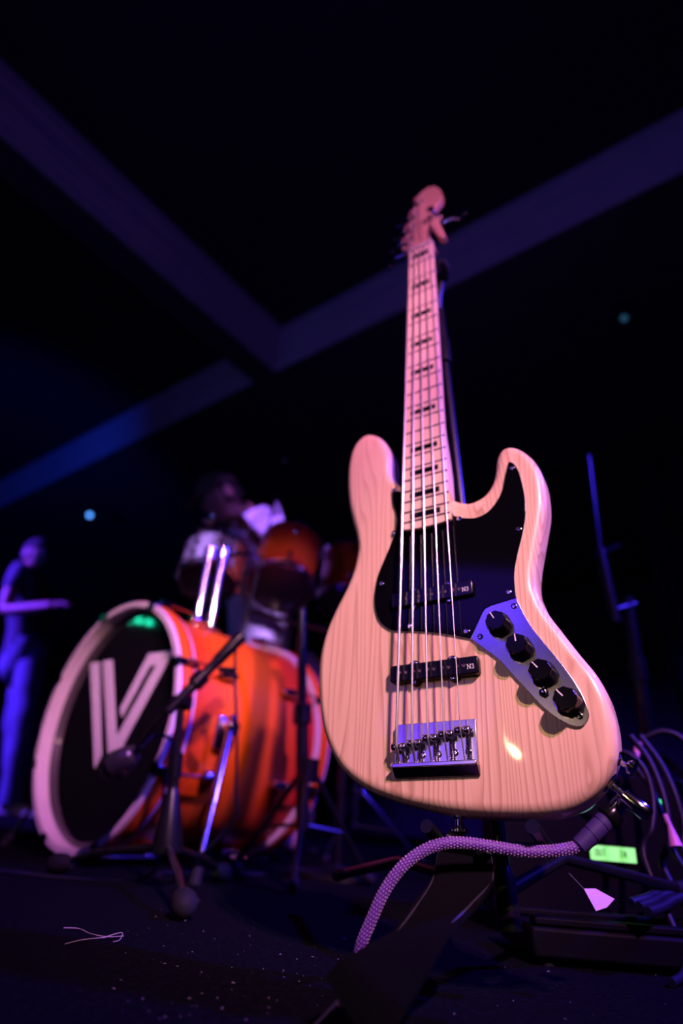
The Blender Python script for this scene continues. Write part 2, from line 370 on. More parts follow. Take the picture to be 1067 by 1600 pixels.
HS = [(-23.8, -6), (-24, 3), (-30, 18), (-42, 40), (-42, 70), (-38, 98), (-31, 130), (-21, 175), (-9, 207), (3, 222), (16, 226), (30, 218), (41, 196), (45, 172), (42, 150), (33, 139), (27, 126), (30, 100), (38, 62), (46, 18), (40, 14), (33, 24), (24, 58), (15, 84), (9, 70), (11, 36), (20, 12), (23.8, 0), (23.8, -6)]
MB().prism(HS, -24, -10, lambda p: B(p.x, p.y, p.z)).build('headstock', HEADWOOD_DIM, bass, bevel=.0015)
POSTS = [(-29, 55), (-22, 97), (-14, 139), (-5, 181), (24, 106)]
for i, (x, y) in enumerate(POSTS):
    sd = -1 if i < 4 else 1
    t = bpy.data.objects.new('tuning_machine', None); col.objects.link(t); t.parent = bass; t.location = B(x, y, -10); t.empty_display_size = .01
    MB().lathe([(-.014, .0045), (-.0005, .0045), (0, .0095), (.0015, .0095), (.002, .0065), (.012, .006), (.013, .0075), (.016, .0075), (.0165, .006)], (0, 0, 0), (0, 0, 1), 16).build('string_post', CHROME, t)
    MB().box((0, 0, -.0165), (.028, .034, .004)).build('gear_plate', CHROME, t, bevel=.001)
    MB().tube([(0, 0, -.022), (sd*.034, 0, -.022)], .0032, 10).build('key_shaft', CHROME, t)
    mb = MB(); pl = [(.034+.012*math.cos(g)*(1+.25*math.cos(2*g))+.012, .014*math.sin(g)*(1+.15*math.cos(4*g))) for g in [2*PI*q/20 for q in range(20)]]
    mb.prism([(sd*a, b) for a, b in pl], -.024, -.020); mb.build('tuning_key', CHROME, t, bevel=.0008)

# pickguard with rim screws
PG = [(-51.6, -541), (-50.5, -563), (-45, -584), (-44.2, -600), (-51, -625), (-61, -649), (-69, -670), (-72.4, -694), (-71.3, -714), (-65, -731), (-53, -743), (-41.7, -747.2), (-24, -750), (-5, -754), (12.4, -758.5), (28, -763.5), (43.5, -769), (58, -742.5), (62, -737.8), (69, -735.2), (96.2, -731),
      (96, -718), (97.4, -700), (103, -678.7), (111.6, -653), (118, -627), (119.6, -605), (118.7, -583), (116.8, -565), (112.5, -552), (107, -547), (104.2, -554), (100, -568), (94.8, -586.6), (86, -602), (74.5, -613.5), (60, -617.5), (46, -614), (33, -607), (30.4, -600), (29, -590), (-29, -560), (-38, -548)]
pg_c = PG[:17]; 
def dense(seq, n=5): return [(p.x, p.y) for p in catmull([V(x, y, 0) for x, y in seq], n)]
pgp = dense(PG[:17])+PG[17:20]+dense(PG[20:39])+PG[39:]
MB().prism(pgp, ZT, ZT+2.6, lambda p: B(p.x, p.y, p.z)).build('pickguard', BLACKPLY, bass, bevel=.0008)
MB().prism([(x*1.0, y) for x, y in pgp], ZT+.6, ZT+1.2, lambda p: B(20+(p.x-20)*1.003, -660+(p.y+660)*1.003, p.z)).build('pickguard_white_ply', WHITEP, bass)
def screw_mesh(r):
    mb = MB().lathe([(0, r), (.0006, r), (.0012, r*.75), (.0012, r*.42), (.0004, r*.34), (.0004, 0)], (0, 0, 0), (0, 0, 1), 14)
    return mb.mesh('screw')
SCR = screw_mesh(.0032); SCR.materials.append(CHROME)
for x, y in ((109.7, -558), (108.5, -647), (89, -723), (40, -613.5), (-63.7, -682), (-26.7, -744), (40.0, -760.5), (-48.5, -543), (-47.5, -612)):
    inst('pickguard_screw', SCR, None, bass, B(x, y, ZT+2.4))

# pickups
def strokes(mb, segs, ox, oy, s, z, wd):
    for (a, b, c, d) in segs:
        p, q = V(ox+a*s, oy+b*s, z), V(ox+c*s, oy+d*s, z); t = (q-p).normalized(); nn = V(-t.y, t.x, 0)*wd/2
        p, q = p-t*wd*.3, q+t*wd*.3
        mb.add([B(*(p+nn)), B(*(p-nn)), B(*(q-nn)), B(*(q+nn)), B(*(p+nn+V(0, 0, .12))), B(*(p-nn+V(0, 0, .12))), B(*(q-nn+V(0, 0, .12))), B(*(q+nn+V(0, 0, .12)))], [(0, 1, 2, 3), (7, 6, 5, 4), (0, 4, 5, 1), (1, 5, 6, 2), (2, 6, 7, 3), (3, 7, 4, 0)])
N3 = [(0, 0, 0, 1), (0, 1, .62, 0), (.62, 0, .62, 1), (-.1, 0, .1, 0), (-.12, 1, .05, 1), (.5, 1, .75, 1), (.95, .88, 1.1, 1), (1.1, 1, 1.3, .98), (1.3, .98, 1.38, .78), (1.38, .78, 1.15, .55), (1.15, .55, 1.42, .36), (1.42, .36, 1.36, .08), (1.36, .08, 1.1, 0), (1.1, 0, .94, .1)]
def pickup(cx_, cy_, zb, zt):
    p = bpy.data.objects.new('pickup', None); col.objects.link(p); p.parent = bass; p.empty_display_size = .01
    x0, x1, y0, y1 = cx_-49.5, cx_+49.5, cy_-9.3, cy_+9.3
    pts = []
    for (a, b, g0) in ((x1-3, y1-3, 0), (x0+3, y1-3, 1), (x0+3, y0+3, 2), (x1-3, y0+3, 3)):
        for q in range(4): g = PI/2*(g0+q/3); pts.append((a+3*math.cos(g), b+3*math.sin(g)))
    MB().prism(pts, zb, zt, lambda v: B(v.x, v.y, v.z)).build('cover', BLACKPL, p, bevel=.0013)
    for ex, sy in ((cx_-22, 1), (cx_+21, 1), (cx_-22, -1), (cx_+21, -1)):
        pe = [(ex+6.5*math.cos(g), cy_+sy*(8+5.5*math.sin(g))) for g in [PI*q/8 for q in range(9)]]
        if sy < 0: pe.reverse()
        MB().prism(pe, zb, zt-3, lambda v: B(v.x, v.y, v.z)).build('mounting_ear', BLACKPL, p, bevel=.0006)
        inst('ear_screw', SCR, None, p, B(ex, cy_+sy*10, zt-3.1))
    for q in range(5):
        for dx in (-3.6, 3.6):
            MB().lathe([(0, .0022), (.0004, .0022), (.0007, .0014), (.0007, 0)], B(cx_-2.2+(q-2)*16.2+dx*1.0, cy_, zt-.1), (0, 0, 1), 10).build('pole_piece', FRETM, p)
    mb = MB(); strokes(mb, N3, cx_+38, cy_-4.0, 4.6, zt+.02, .55); mb.build('model_mark', WHITEP, p)
pickup(2.8, -800, ZT, -2.0)
pickup(2.0, -711, ZT+2, -3.5)

# control plate, knobs
PL = [(96.4, -730.8), (68.9, -735), (62.1, -737.4), (58.5, -741.7), (44.1, -769), (54.9, -780.2), (70, -794.3), (81, -809), (94.1, -827), (105.7, -843), (117, -855), (127.5, -862.9), (137, -866.3), (143, -864.5), (147.2, -858.6), (147.8, -851), (145.2, -838), (139.2, -822.7), (129, -802.8), (116.5, -781.4), (108.4, -766), (101.9, -749)]
plp = PL[:4]+dense(PL[4:]+PL[:1], 5)[:-1]
cp = MB().prism(plp, ZT, ZT+2.4, lambda p: B(p.x, p.y, p.z)).build('control_plate', PLATE, bass, bevel=.0006)
for x, y in ((92.8, -740), (54.2, -768.5), (139.6, -857)):
    o = inst('plate_screw', SCR, None, cp, B(x, y, ZT+2.3))
MB().lathe([(0, .0048), (.002, .0048), (.0025, .003), (.006, .003), (.0065, .0022), (.0065, 0)], B(111.5, -833.8, ZT+2.3), (0, 0, 1), 6).build('switch_nut', CHROME, cp)
for i, (x, y) in enumerate(((76.0, -759.8), (94.3, -787.9), (113.3, -816.3), (131.9, -844.8))):
    z0 = ZT+2.4; mb = MB(); prof = [(.0, .0128), (.004, .0128), (.0125, .0108), (.0155, .0104), (.0163, .0096), (.0163, 0)]; n = 48; vs = []
    for a, r in prof:
        for k in range(n):
            g = 2*PI*k/n; rr = r*(1+(.045*(abs((k % 6)-3)/3-.5)*2 if .003 < a < .0158 else 0)); vs.append(B(x, y, z0)+V(math.cos(g)*rr, math.sin(g)*rr, a))
    mb.add(vs, [(a*n+k, a*n+(k+1) % n, (a+1)*n+(k+1) % n, (a+1)*n+k) for a in range(5) for k in range(n)])
    kn = mb.build('control_knob', KNOBPL, bass, angle=35)
    ang = math.radians((118, 92, 128, 128)[i]); dx, dy = math.cos(ang), math.sin(ang)
    c = B(x, y, z0)+V(dx*.0062, dy*.0062, .0165)
    Mz = Matrix.Rotation(ang, 3, 'Z')
    MB().box(c, (.0078, .0011, .0006), Mz).build('pointer_line', WHITEP, kn)

# bridge
br = bpy.data.objects.new('bridge', None); col.objects.link(br); br.parent = bass; br.empty_display_size = .01
bbox(1, -872, ZT+1.0, 85.5, 40, 2.0).build('base_plate', BRIDGEM, br, bevel=.0004)
bbox(1, -893.5, ZT+5.5, 86.5, 4.2, 11).build('rear_wall', BRIDGEM, br, bevel=.0008)
MB().add([B(x, y, z) for x in (-42.25, 44.25) for y, z in ((-895, ZT+10.6), (-904, ZT+2.2), (-903, ZT+.1), (-894, ZT+.1))], [(0, 1, 2, 3), (7, 6, 5, 4), (0, 4, 5, 1), (1, 5, 6, 2), (2, 6, 7, 3), (3, 7, 4, 0)]).build('rear_skirt', DARKCHR, br, bevel=.0006)
for sx in (-41, 43): bbox(sx, -873, ZT+2.4, 1.6, 38, 4).build('side_rail', BRIDGEM, br, bevel=.0004)
SADX = [-35.4+16.7*i for i in range(5)]; SADY = [-876, -873.5, -869.5, -867, -864]
for i in range(5):
    x, y = SADX[i], SADY[i]
    s_ = bpy.data.objects.new('saddle', None); col.objects.link(s_); s_.parent = br; s_.empty_display_size = .005
    mb = MB().tube([B(x-7.4, y, ZT+8), B(x-7.0, y, ZT+8), B(x-1.6, y, ZT+8), B(x-.7, y, ZT+8), B(x+.7, y, ZT+8), B(x+1.6, y, ZT+8), B(x+7, y, ZT+8), B(x+7.4, y, ZT+8)], [.0036, .0042, .0042, .0032, .0032, .0042, .0042, .0036], 14)
    o = mb.build('saddle_barrel', BRIDGEM, s_, angle=60)
    for dx in (-5.6, 5.6): MB().tube([B(x+dx, y, ZT+2), B(x+dx, y, ZT+11.6)], .0011, 8).build('height_screw', CHROME, s_)
    # intonation screw with its coil spring
    ys, ye = y-4, -891.5
    MB().tube([B(x+4.0, ys+4, ZT+6), B(x+4.0, ye, ZT+6)], .0012, 8).build('intonation_screw', CHROME, s_)
    pts = []; turns = max(4, int((ys-ye)/1.6))
    for k in range(turns*8+1):
        g = 2*PI*k/8; pts.append(B(x+4.0+1.9*math.cos(g), ys+(ye-ys)*k/(turns*8), ZT+6+1.9*math.sin(g)))
    MB().tube(pts, .00035, 4).build('spring', CHROME, s_)
for x, y in ((-27, -884), (-10, -883.5), (7, -883), (24, -882.5), (37, -882)): inst('bridge_screw', SCR, None, br, B(x-2.6, y, ZT+1.9))

# strings
SR = [1.65, 1.32, 1.05, .82, .62]
for i in range(5):
    x0, y0 = SADX[i], SADY[i]; xn = -19.6+9.8*i
    ex, ey = POSTS[i]
    pts = [B(x0+.4, -892, ZT+6.5), B(x0, y0-2.5, ZT+12.3+SR[i]), B(x0, y0, ZT+12.9+SR[i]), B(x0+(xn-x0)*.3, y0*.7, ZT+12.9+SR[i]), B(x0+(xn-x0)*.65, y0*.35, 2.2+SR[i]), B(xn, 2, 2.4+SR[i]), B(xn+(ex-xn)*.4, 2+(ey-2)*.4, -2), B(ex+3.5, ey, -5)]
    pts[3] = B(x0+(xn-x0)*.3, y0*.7, 1.9+(.5)*.3+SR[i])
    MB().tube(pts, SR[i]/1000, 10).build('string', STEEL, bass, angle=60)

# strap buttons and output jack on the rim
MB().lathe([(0, .007), (.002, .007), (.004, .0035), (.009, .004), (.012, .0078), (.0145, .0078), (.0155, .005), (.0155, 0)], B(162, -889, -32), (.8, -.6, 0), 18).build('strap_button', CHROME, bass)
MB().lathe([(0, .0105), (.0015, .0105), (.002, .0065), (.005, .0065), (.005, 0)], B(150.5, -908, -34), (.72, -.69, 0), 6).build('output_jack', CHROME, bass)
MB().lathe([(0, .007), (.002, .007), (.004, .0035), (.009, .004), (.012, .0078), (.0145, .0078), (.0155, .005), (.0155, 0)], B(14, -933, -32), (0, -1, 0), 18).build('strap_button', CHROME, bass)

# ------------------------------------------------------------------ instrument cable
ic = empty('instrument_cable', BW(160, -920, -34), 'purple braided instrument cable plugged into the bass, curving down to the carpet', 'cable')
def W2(o, p): return Vector(p)-o.location
jx = V(.72, -.69, 0); jp = V(150.5, -908, -34)
def jl(t, dz=0): return BW(*(jp+jx*t+V(0, 0, dz)))
tip0, elbow = jl(2), jl(34)
dv = BM.to_3x3() @ jx
MB().tube([W2(ic, jl(3)), W2(ic, jl(18))], .0032, 12).build('plug_sleeve', CHROME, ic)
MB().lathe([(0, .004), (.001, .0062), (.011, .0068), (.020, .0068), (.0235, .005), (.0235, 0)], W2(ic, jl(14)), dv, 16).build('plug_elbow', CHROME, ic)
e0 = at(976, 1243, .552); e1 = at(955, 1273, .552); e2 = at(946, 1282, .553); e3 = at(905, 1322, .557)
mb = MB().tube([W2(ic, p) for p in (jl(30), e0.lerp(e1, .15), e0.lerp(e1, .4), e0.lerp(e1, .6), e1)], [.0062, .0070, .0062, .0070, .0068], 16); mb.build('plug_collar', CHROME, ic)
axv = (e2-e1).normalized()
MB().lathe([(-.004, .0088), (.0, .0102), (.0045, .0102), (.006, .0085)], W2(ic, e1), axv, 20).build('collar_ring', BLACKPL, ic)
MB().tube([W2(ic, e1.lerp(e3, t)) for t in (0, .3, .31, .33, .34, .62, .63, .65, .66, 1.0)], [.0084, .0080, .0074, .0074, .0079, .0076, .0070, .0070, .0075, .0068], 18).build('strain_relief', mat('relief_purple', (.045, .025, .14), .5), ic)
cpts = [e3.lerp(e1, .12), e3, at(868, 1329, .56), at(820, 1330, .562), at(770, 1323, .565), at(725, 1317, .568), at(688, 1319, .57), at(655, 1333, .572), at(625, 1358, .574), at(600, 1394, .577), at(580, 1438, .58), at(563, 1480, .585), at(560, 1512, .595), at(575, 1536, .61), at(600, 1545, .625)]
cl = catmull(cpts, 14); RC = .0043
MB().tube([W2(ic, p) for p in cl], RC, 18).build('cable_jacket', BRAID, ic, angle=80)
# woven thread flecks standing proud of the jacket
mb = MB(); L = 0; acc = [0]
for a, b in zip(cl, cl[1:]): acc.append(acc[-1]+(b-a).length)
tot = acc[-1]; nst = int(tot/.0028); u = V(0, 0, 1); j = 0
for k in range(nst):
    t = tot*(k+.5)/nst
    while acc[j+1] < t: j += 1
    p = cl[j].lerp(cl[j+1], (t-acc[j])/(acc[j+1]-acc[j])); tg = (cl[j+1]-cl[j]).normalized()
    u = (u-tg*u.dot(tg)).normalized(); w_ = tg.cross(u)
    for q in range(11):
        g = 2*PI*(q+.5*(k % 2))/11; nn = u*math.cos(g)+w_*math.sin(g); sd = tg.cross(nn)
        c = p+nn*(RC+.0001)-ic.location; a = tg*.00088; b = sd*.00050
        mb.add([c+a, c+b, c-a, c-b, c+nn*.0005], [(0, 1, 4), (1, 2, 4), (2, 3, 4), (3, 0, 4)])
o = mb.build('braid_threads', BRAIDW, ic, angle=10); o['kind'] = 'stuff'

# ------------------------------------------------------------------ strap
st = None
def ribbon(name, centers, sides, widths, th, m):
    c = catmull(centers, 10); s_ = catmull(sides, 10); w_ = catmull([V(x, 0, 0) for x in widths], 10); vs = []
    N = len(c)
    for i in range(N):
        t = (c[min(N-1, i+1)]-c[max(0, i-1)]).normalized(); sd = (s_[i]-t*s_[i].dot(t)).normalized(); nn = t.cross(sd)
        for a, b in ((-1, -1), (1, -1), (1, 1), (-1, 1)): vs.append(c[i]+sd*a*w_[i].x/2+nn*b*th/2)
    fs = [(i*4+k, i*4+(k+1) % 4, (i+1)*4+(k+1) % 4, (i+1)*4+k) for i in range(N-1) for k in range(4)]+[(0, 1, 2, 3), (4*N-1, 4*N-2, 4*N-3, 4*N-4)]
    return MB().add(vs, fs), c, s_, w_
STRAPP = mat('strap_piping', (.035, .03, .055), .5)
sb = BW(14, -945, -32)
CS = [sb+V(-.012, -.005, -.004), sb+V(.016, -.012, -.012), at(728, 1330, .60), at(722, 1375, .58), at(690, 1420, .55), at(645, 1472, .515), at(592, 1535, .50), at(545, 1585, .50)]
SD = [V(.3, 1, .1), V(.2, 1, .1), V(-.8, .5, .1), V(-1, .3, -.1), V(-.95, .1, -.25), V(-.9, .1, -.35), V(-.9, .1, -.35), V(-.9, .1, -.35)]
sp = empty('guitar_strap', CS[0], 'black webbing guitar strap trailing from under the bass to the carpet', 'strap')
mb, c, s_, w_ = ribbon('band', [p-sp.location for p in CS], SD, [.03, .034, .046, .05, .052, .052, .052, .052], .0026, CLOTHBLK)
mb.build('band', CLOTHBLK, sp)
for sgn in (-1, 1):
    pts = [c[i]+(s_[i]).normalized()*sgn*(w_[i].x/2) for i in range(len(c))]
    MB().tube(pts, .0008, 6).build('edge_piping', STRAPP, sp)

# ------------------------------------------------------------------ bass stand
SBm = V(.182, .640, .125)
top = BW(9, -130, -58)
gs = empty('guitar_stand', V(SBm.x, SBm.y, 0), 'black tubular guitar stand with padded yoke holding up the bass', 'stand')
def G(p): return Vector(p)-gs.location
hub = BW(38, -1000, -84)
mid = BW(14.5, -262, -60)
MB().tube([G(hub), G(mid)], .0072, 14).build('lower_post', STANDBLK, gs)
MB().tube([G(mid), G(top)], .0105, 14).build('upper_post', STANDBLK, gs)
MB().lathe([(-.004, .0115), (.05, .0125), (.056, .0108)], G(mid), mid-hub, 14).build('height_clutch', STANDBLK, gs)
yk = [BW(9, -135, -58), BW(12, -105, -48), BW(24, -75, -36)]
MB().tube([G(p) for p in yk], .008, 12).build('neck_arm', STANDBLK, gs)
MB().tube([G(BW(-30, -72, -32)), G(BW(0, -70, -36)), G(BW(32, -68, -34)), G(BW(38, -66, -18)), G(BW(37, -66, -4))], [.008, .010, .011, .010, .007], 12).build('neck_cradle', RUBBER, gs)
feet = [on_floor(525, 1371)*.62+V(-.01, .10, 0), V(.62, .69, 0.0), V(.25, 1.02, 0.0)]
feet = [V(.055, .90, .012), V(.60, .60, .012), V(.21, 1.10, .012)]
legtop = hub+V(0, 0, .01)
for i, f_ in enumerate(feet):
    if i == 0: pts = [legtop, at(625, 1345, .80), at(530, 1367, 1.0)]
    elif i == 1: pts = [legtop, at(880, 1341, .74), at(1075, 1392, .86)]
    else: pts = [legtop, legtop.lerp(f_, .5), f_]
    l = MB().tube([G(p) for p in pts], .0062, 12).build('leg', STANDBLK, gs)
    e = pts[-1]; dl = (pts[-1]-pts[-2]).normalized()
    MB().lathe([(-.03, .0075), (.008, .0085), (.014, .007), (.016, 0)], G(e), dl, 12).build('rubber_foot', RUBBER, l)
for x in (-8, 88):
    a = [BW(40, -955, -80), BW(x, -957, -70), BW(x, -952, -30), BW(x, -946, -4)]
    MB().tube([G(p) for p in a], .0062, 10).build('body_rest', STANDBLK, gs)
MB().lathe([(-.02, .011), (.02, .011), (.03, .008)], G(hub), mid-hub, 16).build('hub_collar', STANDBLK, gs)

# ------------------------------------------------------------------ kick drum
KC = V(-.548394, 1.511056, .305); KU = V(.757643, -.652670, 0); KA = V(.652670, .757643, 0); KZ = V(0, 0, 1)
KM = Matrix(((KU.x, KZ.x, KA.x, KC.x), (KU.y, KZ.y, KA.y, KC.y), (KU.z, KZ.z, KA.z, 0.0), (0, 0, 0, 1)))   # local x across, y up, z front->back
kd = empty('bass_drum', None, 'large amber lacquered bass drum with black front head and white V mark', 'drum', M=KM)
KH = .305
O_ = V(0, KH, 0); ZA = (0, 0, 1)
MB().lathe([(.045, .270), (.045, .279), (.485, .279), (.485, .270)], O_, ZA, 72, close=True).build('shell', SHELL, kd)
def hoop(z0, z1):
    h = MB().lathe([(z0, .281), (z0, .2945), (z0+.006, .2965), (z1-.006, .2965), (z1, .2945), (z1, .281)], O_, ZA, 72, close=True).build('hoop', HOOPW, kd, angle=50)
    MB().lathe([(z0+.008, .2955), (z0+.008, .2975), (z1-.008, .2975), (z1-.008, .2955)], O_, ZA, 72, close=True).build('hoop_inlay', SHELL, h)
hoop(0, .052); hoop(.478, .530)
MB().lathe([(.036, .281), (.034, .272), (.030, .268), (.030, 0.0)], O_, ZA, 72).build('front_head', HEADBLK, kd)
MB().lathe([(.494, .281), (.498, .27), (.498, 0.0)], O_, ZA, 48).build('rear_head', HEADCLR, kd)
def kpoly(pl, name='logo_bar'):
    MB().prism([(x, y) for x, y in pl], .0285, .0298, lambda p: V(p.x, p.y+KH, p.z)).build(name, LOGOW, kd)
kpoly([(-.178, .154), (-.133, .154), (-.0055, -.082), (-.020, -.112)])
kpoly([(-.112, .154), (-.067, .154), (.043, -.044), (.1441, .1225), (.1167, .1212), (.0464, .0035), (.0285, .0246), (.0999, .154), (.202, .151), (.0725, -.0732), (.066, -.084), (.0279, -.0838)])
for k in range(8):
    g = math.radians(22.5+45*k); c, s_ = math.cos(g), math.sin(g); rad = V(c, s_, 0); tan = V(-s_, c, 0)
    Mr = Matrix(((rad.x, tan.x, 0), (rad.y, tan.y, 0), (0, 0, 1)))
    for z0, sg in ((0, 1), (.530, -1)):
        cl_ = bpy.data.objects.new('claw', None); col.objects.link(cl_); cl_.parent = kd; cl_.location = O_; cl_.empty_display_size = .01
        mb = MB().box(rad*.2995+V(0, 0, z0+sg*.026), (.005, .020, .058), Mr).box(rad*.290+V(0, 0, z0-sg*.003), (.020, .024, .006), Mr)
        mb.build('hook', DARKCHR, cl_, bevel=.002)
        MB().tube([rad*.309+V(0, 0, z0+sg*.03), rad*.309+V(0, 0, z0+sg*.15)], .0033, 8).build('tension_rod', DRUMCHR, cl_)
        MB().tube([rad*.309+V(0, 0, z0+sg*.018), rad*.309+V(0, 0, z0+sg*.034)], .006, 8).build('rod_nut', DRUMCHR, cl_)
        MB().lathe([(0, .008), (.004, .011), (.030, .0115), (.052, .009), (.056, .004), (.056, 0)], rad*.296+V(0, 0, z0+sg*.125), (0, 0, sg), 12).build('lug', DRUMCHR, cl_)
# folding spurs
for sx in (-1, 1):
    s0 = bpy.data.objects.new('spur', None); col.objects.link(s0); s0.parent = kd; s0.location = O_; s0.empty_display_size = .01
    g = math.radians(-4 if sx > 0 else 184); rad = V(math.cos(g), math.sin(g), 0); tan = V(-rad.y, rad.x, 0); Mr = Matrix(((rad.x, tan.x, 0), (rad.y, tan.y, 0), (0, 0, 1)))
    MB().box(rad*.285+V(0, 0, .155), (.016, .075, .055), Mr).build('bracket', DRUMCHR, s0, bevel=.005)
    MB().lathe([(0, .019), (.03, .019), (.035, .014), (.035, 0)], rad*.288+V(0, .012, .155), rad, 16).build('pivot', DRUMCHR, s0)
    a = rad*.312+V(0, .012, .150); b = V(sx*.40, -.300, .045)
    l = MB().tube([a+(a-b).normalized()*.03, a.lerp(b, .55)], .0085, 12).build('spur_leg', DRUMCHR, s0)
    MB().tube([a.lerp(b, .5), a.lerp(b, .97)], .0058, 10).build('spur_rod', DRUMCHR, l)
    MB().lathe([(0, .0115), (.03, .0125), (.035, .008)], a.lerp(b, .93), b-a, 10).build('spur_tip', RUBBER, l)

# ------------------------------------------------------------------ toms
def drum(name, label, c, ax, R, H, nl, cat='drum', group=None, shell=None):
    ax = Vector(ax).normalized(); q = ax.to_track_quat('Z', 'X').to_matrix().to_4x4(); q.translation = Vector(c)-ax*H/2
    d = empty(name, None, label, cat, group, M=q)
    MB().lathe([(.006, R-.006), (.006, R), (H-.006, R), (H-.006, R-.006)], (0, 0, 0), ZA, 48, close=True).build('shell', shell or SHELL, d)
    for z0, z1 in ((-.012, .016), (H-.016, H+.012)):
        zo = z0 if z0 < 0 else z1; zi = z1 if z0 < 0 else z0
        MB().lathe([(zi, R+.002), (zi, R+.012), (zi+(zo-zi)*.2, R+.012), (zi+(zo-zi)*.25, R+.006), (zo, R+.006), (zo, R+.003)], (0, 0, 0), ZA, 48, close=True).build('hoop', DRUMCHR, d, angle=30)
    MB().lathe([(.003, R+.001), (0, R-.004), (0, 0)], (0, 0, 0), ZA, 40).build('bottom_head', HEADCLR, d)
    MB().lathe([(H-.003, R+.001), (H, R-.004), (H, 0)], (0, 0, 0), ZA, 40).build('top_head', HEADCLR, d)
    for k in range(nl):
        g = 2*PI*(k+.3)/nl; r = V(math.cos(g), math.sin(g), 0)
        for zc, sg in ((.05, -1), (H-.05, 1)):
            l = MB().lathe([(-.016, .004), (-.012, .008), (.012, .008), (.016, .004)], r*(R+.006)+V(0, 0, zc), ZA, 10).build('lug', DRUMCHR, d)
            MB().tube([r*(R+.010)+V(0, 0, zc), r*(R+.010)+V(0, 0, zc+sg*.062)], .0028, 8).build('tension_rod', DRUMCHR, l)
            MB().tube([r*(R+.010)+V(0, 0, zc+sg*.056), r*(R+.010)+V(0, 0, zc+sg*.068)], .0055, 8).build('rod_head', DRUMCHR, l)
    return d
TG = 'rack toms above the bass drum'
TA = KA
t1 = at(447, 884, 1.98)
drum('tom_drum', 'amber rack tom fully in view just right of the drummer\'s white shirt', t1, V(.06, .52, 1), .110, .235, 6, group=TG)
t2 = at(331, 885, 1.97)
drum('snare_drum', 'chrome-shelled drum in front of the seated drummer', t2, V(-.02, .40, 1), .100, .15, 8, shell=SNAREM)
t3 = at(548, 905, 2.30)
drum('tom_drum', 'amber drum half hidden behind the left edge of the bass body', t3, V(.05, .15, 1), .125, .22, 6, group=TG)
# tom holder: two posts off the kick shell
th_base = KC+KA*.25+V(0, 0, .283)
thd = empty('tom_holder', th_base, 'chrome twin-post tom holder standing on the bass drum shell', 'drum hardware')
def T_(p): return Vector(p)-thd.location
MB().box((0, 0, .006), (.09, .07, .012), Matrix.Rotation(-PSI, 3, 'Z')).build('base_plate', DRUMCHR, thd, bevel=.003)
for i, (pa, tc_) in enumerate(((KU*-.035, t2), (KU*.035, t1))):
    p0 = th_base+pa; p1 = p0+V(0, 0, .26 if i == 0 else .24)
    pst = MB().tube([T_(p0), T_(p1)], .0125, 14).build('post', DRUMCHR, thd)
    MB().lathe([(-.02, .018), (.02, .018)], T_(p0.lerp(p1, .25)), ZA, 12).build('memory_lock', DRUMCHR, pst)
    MB().lathe([(-.02, .02), (.02, .02)], T_(p1), ZA, 14).build('ball_clamp', DRUMCHR, pst)
    e = Vector(tc_)-V(0, 0, .02)+(p1-Vector(tc_))*.30
    MB().tube([T_(p1), T_(p1.lerp(e, .5)+V(0, 0, .03)), T_(e)], .008, 12).build('tom_arm', DRUMCHR, thd)

# cymbals and stands
def stand(name, label, foot, topz, tilt=(0, 0), spread=.28, m=CHROME, r=(.0125, .0095), cat='stand', rot=0, group=None):
    s0 = empty(name, foot, label, cat, group)
    t = V(tilt[0], tilt[1], topz)
    MB().tube([V(0, 0, .10), V(0, 0, .1).lerp(t, .5)], r[0], 14).build('lower_tube', m, s0)
    MB().tube([V(0, 0, .1).lerp(t, .48), t], r[1], 12).build('upper_tube', m, s0)
    MB().lathe([(-.03, r[0]*1.45), (.012, r[0]*1.45), (.016, r[0])], V(0, 0, .1).lerp(t, .5), t, 12).build('clutch', m, s0)
    MB().lathe([(-.025, r[0]*1.6), (.025, r[0]*1.6)], V(0, 0, .22), ZA, 12).build('leg_collar', m, s0)
    for k in range(3):
        g = rot+2*PI*k/3; d = V(math.cos(g), math.sin(g), 0)
        l = MB().tube([V(0, 0, .22)+d*.015, d*spread*.6+V(0, 0, .10), d*spread+V(0, 0, .012)], .0065, 10).build('leg', m, s0)
        MB().tube([d*spread*.6+V(0, 0, .10), V(0, 0, .11)+d*.01], .004, 8).build('leg_brace', m, l)
        MB().lathe([(-.02, .010), (.006, .0115), (.010, .008)], d*spread+V(0, 0, .014), d*1-V(0, 0, .45), 10).build('rubber_foot', RUBBER, l)
    return s0, t
def cymbal(name, label, c, ax, R, group=None):
    ax = Vector(ax).normalized(); q = ax.to_track_quat('Z', 'X').to_matrix().to_4x4(); q.translation = Vector(c)
    pr = [(0, R), (.006, R*.8), (.014, R*.5), (.019, R*.24), (.022, R*.20), (.036, R*.10), (.038, .004)]
    pr2 = pr+[(a-.0016, r) for a, r in reversed(pr)]
    o = empty(name, None, label, 'cymbal', group, M=q)
    MB().lathe(pr2, (0, 0, 0), ZA, 56, close=True).build('bow', BRASS, o)
    MB().lathe([(.036, .008), (.046, .010), (.05, .007), (.05, 0)], (0, 0, 0), ZA, 12).build('wing_nut', CHROME, o)
    return o
# blue-lit stand behind the kick
f0 = at(474, 1285, 1.45); f0.z = 0
s0, tt = stand('cymbal_stand', 'tall stand between bass drum and bass body, catching blue light', f0, .60, (-.055, .0), .18, STANDBLK, (.0155, .012), rot=.5)
cc = f0+V(-.02, .03, 1.03)
c2 = at(330, 823, 2.12)
cymbal('cymbal', 'pale violet cymbal just under the drummer\'s chin', c2, V(.05, -.12, 1), .07)
